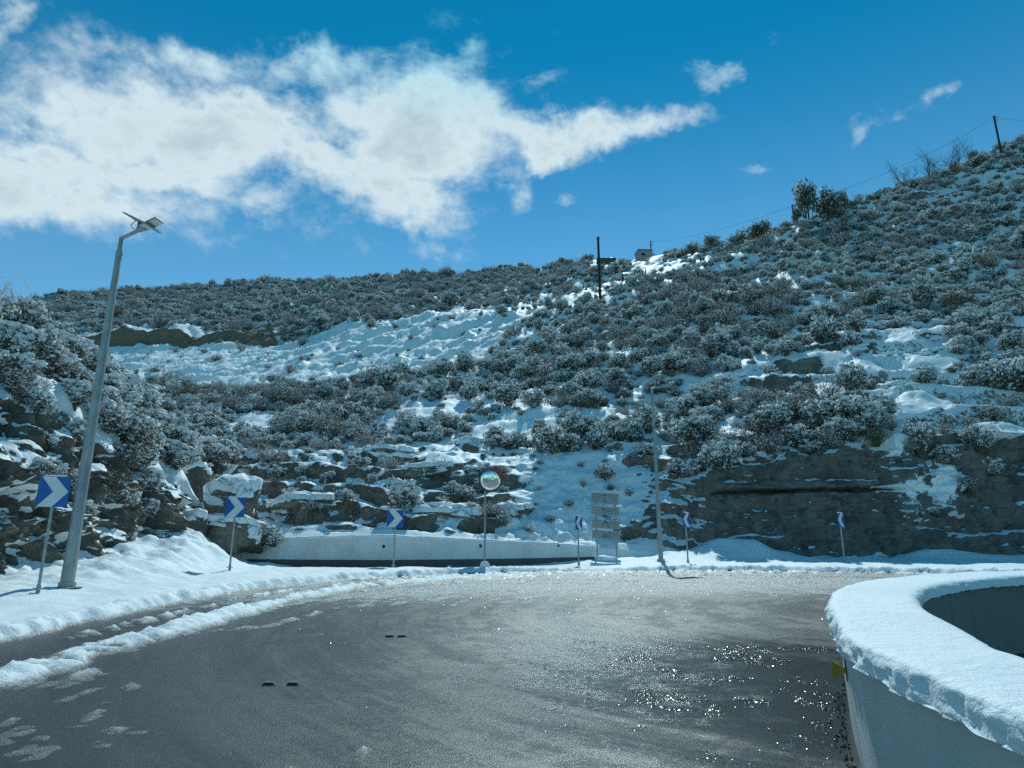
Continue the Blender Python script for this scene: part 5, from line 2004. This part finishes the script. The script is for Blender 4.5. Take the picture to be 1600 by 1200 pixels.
def bare_tree(p, H, seed, label, group, snow=0.03, lean=(0, 0), r0=0.05):
    P0, P1, R0, R1, tips = branch_tree(seed, H, 0.55, 4, r0, lean)
    e = empty('bare_tree', p)
    tag(e, label, 'tree', group)
    v, f = sticks(P0, P1, R0, R1)
    th = R0 > r0 * 0.5
    va, fa = sticks(P0[th], P1[th], R0[th], R1[th])
    vb, fb = sticks(P0[~th], P1[~th], R0[~th], R1[~th])
    obj('trunk', mesh_np('trunk', va, fa, M['bark'], smooth=False), e)
    cr = obj('crown', mesh_np('crown', vb, fb, M['bark'], smooth=False), e)
    rs = np.random.RandomState(seed)
    if snow:
        n = min(len(P0), 260)
        jj = rs.choice(len(P0), n, replace=False)
        t = rs.uniform(0, 1, n)[:, None]
        C = P0[jj] * (1 - t) + P1[jj] * t + np.array([0, 0, 0.01])
        vv, ff = lumps(C, rs.uniform(snow * 0.5, snow * 1.6, n), rs, 1)
        obj('snow_load', mesh_np('snow_load', vv, ff, M['clinging_snow']), cr)['kind'] = 'stuff'


p = bank_at(-25, 500)
bare_tree((p[0], p[1], p[2] - 0.1), 2.0, 41, 'bare snowy branches rising at the left edge on top of the rock bank', None, 0.05, (0.35, 0), 0.035)
for j, (u, v, H, lab) in enumerate([(1418, 290, 5.6, 'leftmost bare leafless tree on the right skyline'), (1450, 280, 5.0, 'bushy bare tree second from left on the right skyline'),
                                    (1478, 270, 7.0, 'tall bare tree in the middle of the right skyline row'), (1492, 266, 7.4, 'tallest bare tree on the right skyline left of the leaning pole'),
                                    (1530, 255, 4.4, 'low bare tree just left of the utility pole on the right skyline'),
                                    (1505, 492, 3.0, 'thin dark dead tree amid the right slope'), (1285, 620, 2.4, 'gnarled bare tree above the dark rock cut')]):
    p = hill_at(u, v)
    bare_tree((p[0], p[1], p[2] - 0.1), H, 60 + j, lab, 'bare trees on the right-hand hill', 0.03, r0=0.075)


def leafy_tree(p, r, h, seed, label, group, trunk_h=0.8):
    e = empty('evergreen_tree', p)
    tag(e, label, 'tree', group)
    fol, snw, stm = make_shrub(seed, 'tree', 1.5)
    s = np.array([r, r, h / 1.6])
    cr = obj('crown', mesh_np('crown', fol[0] * s, fol[1], M['green_leaf'], smooth=False), e)
    sn = (snw[0] * s)
    keep = np.random.RandomState(seed).uniform(size=len(snw[1][0])) < 0.25
    obj('snow_load', mesh_np('snow_load', sn, [snw[1][0][keep]], M['clinging_snow']), cr)['kind'] = 'stuff'
    m = MB()
    m.tube([(0, 0, -0.4), (0.05 * r, 0, h * 0.3), (0, 0.04 * r, h * 0.6)], [0.16, 0.12, 0.06], 8)
    m.build('trunk', M['bark'], e, smooth=True)
    obj('limb', mesh_np('limb', stm[0] * s, stm[1], M['bark'], smooth=False), e)


for j, (u, v, r, h, lab) in enumerate([(1264, 350, 2.7, 7.2, 'dark round-crowned tree right of the small utility pole on the skyline'), (1293, 343, 2.8, 6.2, 'dark spreading tree next right of the round-crowned one on the skyline'),
                                       (1321, 333, 1.0, 5.2, 'slim dark tree at the right end of the skyline cluster'), (1246, 356, 1.2, 2.6, 'small dark tree at the foot of the small utility pole'),
                                       (1117, 391, 2.3, 3.0, 'round dark tree at the left end of the skyline bushes'), (1155, 385, 2.2, 2.8, 'middle dark round bushy tree on the skyline'),
                                       (1190, 375, 2.6, 3.2, 'right dark round bushy tree on the skyline'), (1085, 400, 1.6, 2.0, 'small dark bushy tree right of the concrete hut'),
                                       (918, 416, 2.0, 2.6, 'dark bushy tree beside the flat-roofed shed')]):
    p = hill_at(u, v)
    leafy_tree((p[0], p[1], p[2] - 0.2), r, h, 200 + j, lab, 'dark trees on the skyline')

# ------------------------------------------------------------------ poles, wires, hut, shed, fence posts
def post_pole(u, v0, v1, Y, rad, matn, label, arms=True, name='utility_pole'):
    b = at(u, v0, Y)
    t = at(u, v1, Y)
    r = empty(name, b)
    tag(r, label, 'utility pole')
    H = t.z - b.z
    m = MB()
    m.tube([(0, 0, -1.2), (0, 0, H)], [rad, rad * 0.8], 10)
    m.build('pole', M[matn], r, smooth=True)
    if arms:
        for z, sx in ((0.35, 0.55), (0.9, 0.45), (1.4, 0.35)):
            if z < H - 0.3:
                m = MB()
                m.box((sx * 0.5, -rad, H - z), (sx, 0.06, 0.06))
                br = m.build('bracket', M['dark_pole'], r)
                m = MB()
                m.tube([(sx, -rad, H - z), (sx, -rad, H - z + 0.16)], 0.05, 8)
                m.build('insulator', M['board_grey'], br)
    return r, Vector((b.x, b.y, t.z))


p = hill_at(938, 470)
r_, _ = post_pole(938, 474, 371, float(p[1]) - 0.3, 0.20, 'dark_pole', 'tall thick black post standing on the spur of the hill', arms=False, name='black_post')
r_['category'] = 'post'
m = MB()
_H = at(938, 371, float(p[1]) - 0.3).z - at(938, 474, float(p[1]) - 0.3).z
m.tube([(0, 0, _H - 0.25), (0, 0, _H + 0.06)], 0.215, 10)
m.build('cap_band', M['weathered_pole'], r_)
_, w1 = post_pole(1018, 405, 376, 146.0, 0.17, 'weathered_pole', 'small utility pole behind the concrete hut on the skyline')
_, w2 = post_pole(1242, 358, 320, float(hill_at(1242, 358)[1]), 0.16, 'weathered_pole', 'utility pole beside the dark trees on the skyline')
_, w3 = post_pole(1566, 246, 181, float(hill_at(1566, 246)[1]), 0.22, 'dark_pole', 'leaning-looking utility pole at the far right of the skyline')


def wire(a, b, sag, label):
    r = empty('overhead_wire', a)
    tag(r, label, 'wire', 'wires between the skyline poles')
    m = MB()
    m.tube([(b - a) * t + Vector((0, 0, -sag * 4 * t * (1 - t))) for t in np.linspace(0, 1, 24)], 0.022, 5)
    m.build('cable', M['dark_pole'], r, smooth=True)


wire(w1 + Vector((0.4, -0.2, -0.4)), w2 + Vector((0, -0.2, -0.3)), 1.0, 'thin wire from the hut pole to the pole by the dark trees')
wire(w2 + Vector((0, -0.2, -0.3)), w3 + Vector((0, -0.2, -0.4)), 1.6, 'thin wire from the dark trees up to the far right pole')
wire(w3 + Vector((0, -0.2, -0.4)), w3 + Vector((22, 10, 6)), 0.6, 'thin wire leaving the far right pole out of view')

Yh = 141.0
c = at(1006, 403.5, Yh)
r = empty('concrete_hut', c, 0.1)
tag(r, 'tiny concrete hut on the skyline at the foot of a pole', 'hut')
m = MB(); m.box((0, 0, 0.2), (3.0, 2.6, 2.2)); m.build('wall', M['hut_render'], r)
m = MB(); m.box((0, 0, 1.38), (3.25, 2.9, 0.13)); m.build('roof', M['dark_concrete'], r)
m = MB(); m.box((-0.5, -1.305, 0.3), (0.7, 0.02, 0.6)); m.build('window', M['solar_cell'], r)
c = at(947, 412.0, 150.0)
r = empty('flat_roofed_shed', c, -0.05)
tag(r, 'low shed with a snowy flat roof half hidden on the skyline', 'shed')
m = MB(); m.box((0, 0, -0.2), (3.2, 3.0, 1.4)); m.build('wall', M['dark_concrete'], r)
m = MB(); m.box((0, 0, 0.58), (4.3, 3.4, 0.14)); rf = m.build('roof', M['dark_pole'], r)
snow_lump('snow_cap', Vector((0, 0, 0.66)), (2.1, 1.7, 0.42), rf, 5)

for j, (u, v, lab) in enumerate([(913, 452, 'leftmost dark fence post along the snowy track'), (974, 440, 'dark fence post along the snowy track just right of the black post'),
                                 (1009, 432, 'dark fence post along the snowy track below the hut'), (1095, 414, 'rightmost fence post along the snowy track'), (893, 460, 'short fence post at the left start of the snowy track')]):
    p = hill_at(u, v)
    r = empty('fence_post', (p[0], p[1], p[2]))
    tag(r, lab, 'fence post', 'fence posts along the snowy track')
    m = MB(); m.tube([(0, 0, -0.3), (0.05 * (j % 3 - 1), 0, 1.5)], 0.09, 8); m.build('post', M['dark_pole'], r)
    snow_lump('snow_cap', Vector((0.05 * (j % 3 - 1), 0, 1.5)), (0.1, 0.1, 0.06), r, j)

# ------------------------------------------------------------------ snow-laden bush over the end of the parapet
p = at(405, 838, 28.9)
place_shrub((p.x, p.y, p.z - 0.15), 0.95, 3, 0.4, 'drooping bush buried in snow over the left end of the white parapet', None, 0.75)
place_shrub((p.x + 0.6, p.y + 0.1, p.z - 0.25), 0.75, 7, 1.4, 'low snow-buried cushion shrub right behind the end of the white parapet', None, 0.8)

# ------------------------------------------------------------------ ice crumbs glittering on the wet asphalt
def ice():
    rs = np.random.RandomState(3)
    n = 130000
    kinds = rs.uniform(size=n)
    X = np.empty(n); Y = np.empty(n)
    # clusters near the median wall
    cl = [((1.45, 7.4), (0.20, 0.9), 0.17), ((1.95, 8.6), (0.45, 0.35), 0.10), ((1.30, 6.2), (0.16, 0.5), 0.10), ((2.35, 7.1), (0.5, 0.45), 0.16), ((3.0, 8.6), (0.45, 0.5), 0.10), ((2.3, 6.2), (0.45, 0.6), 0.10), ((3.2, 9.3), (0.6, 0.2), 0.07)]
    acc = 0.0
    lab = np.full(n, -1)
    for k, (c, s, w) in enumerate(cl):
        sel = (kinds >= acc) & (kinds < acc + w)
        X[sel] = rs.normal(c[0], s[0], sel.sum()); Y[sel] = rs.normal(c[1], s[1], sel.sum())
        lab[sel] = k
        acc += w
    sel = lab < 0
    X[sel] = rs.uniform(-6, 9, sel.sum()); Y[sel] = rs.uniform(5, 24, sel.sum())
    clump = fbm(X * 1.3, Y * 1.3, 3, 3)
    keep = (clump > np.where(sel, 0.15, 0.02)) & (fbm(X * 4.5, Y * 3.0, 9, 2) > np.where(sel, -1.0, -0.05))
    keep &= ~inpoly(X, Y, [(1.45, -30), (1.5, 2.5), (1.75, 4.2), (2.25, 5.4), (3.05, 7.15), (4.8, 9.2), (8, 10.8), (40, 14), (40, -30)])
    keep &= ~inpoly(X, Y, VPOLY)
    X, Y = X[keep], Y[keep]
    n = len(X)
    sz = np.exp(rs.normal(np.log(0.0019), 0.5, n)) * np.where(Y > 10, 1.7, 1.0)
    # thin tilted chips: five-cornered plates with a little thickness
    a = np.linspace(0, 2 * np.pi, 6)[:-1]
    ring = np.stack([np.cos(a), np.sin(a)], 1)[None] * (1 + rs.normal(0, 0.22, (n, 5, 1)))
    tx, ty = rs.normal(0, 0.20, n)[:, None], rs.normal(0.16, 0.24, n)[:, None]
    topz = 0.42 + ring[..., 0] * tx + ring[..., 1] * ty
    top = np.concatenate([ring, topz[..., None]], 2)
    bot = np.concatenate([ring * 1.15, np.full((n, 5, 1), -0.25)], 2)
    V = np.concatenate([top, bot], 1) * sz[:, None, None]
    V = V + np.stack([X, Y, plane_z(Y) + 0.001], 1)[:, None, :]
    base = (np.arange(n) * 10)[:, None]
    F5 = base + np.arange(5)[None]
    F4 = np.concatenate([base + np.array([[k, 5 + k, 5 + (k + 1) % 5, (k + 1) % 5]]) for k in range(5)], 0)
    Fc = [F5, F4]
    o = obj('ice_crumbs', mesh_np('ice_crumbs', V.reshape(-1, 3), Fc, M['ice'], smooth=False))
    tag(o, 'glittering crumbs of ice scattered over the wet asphalt', 'ice', kind='stuff')


ice()
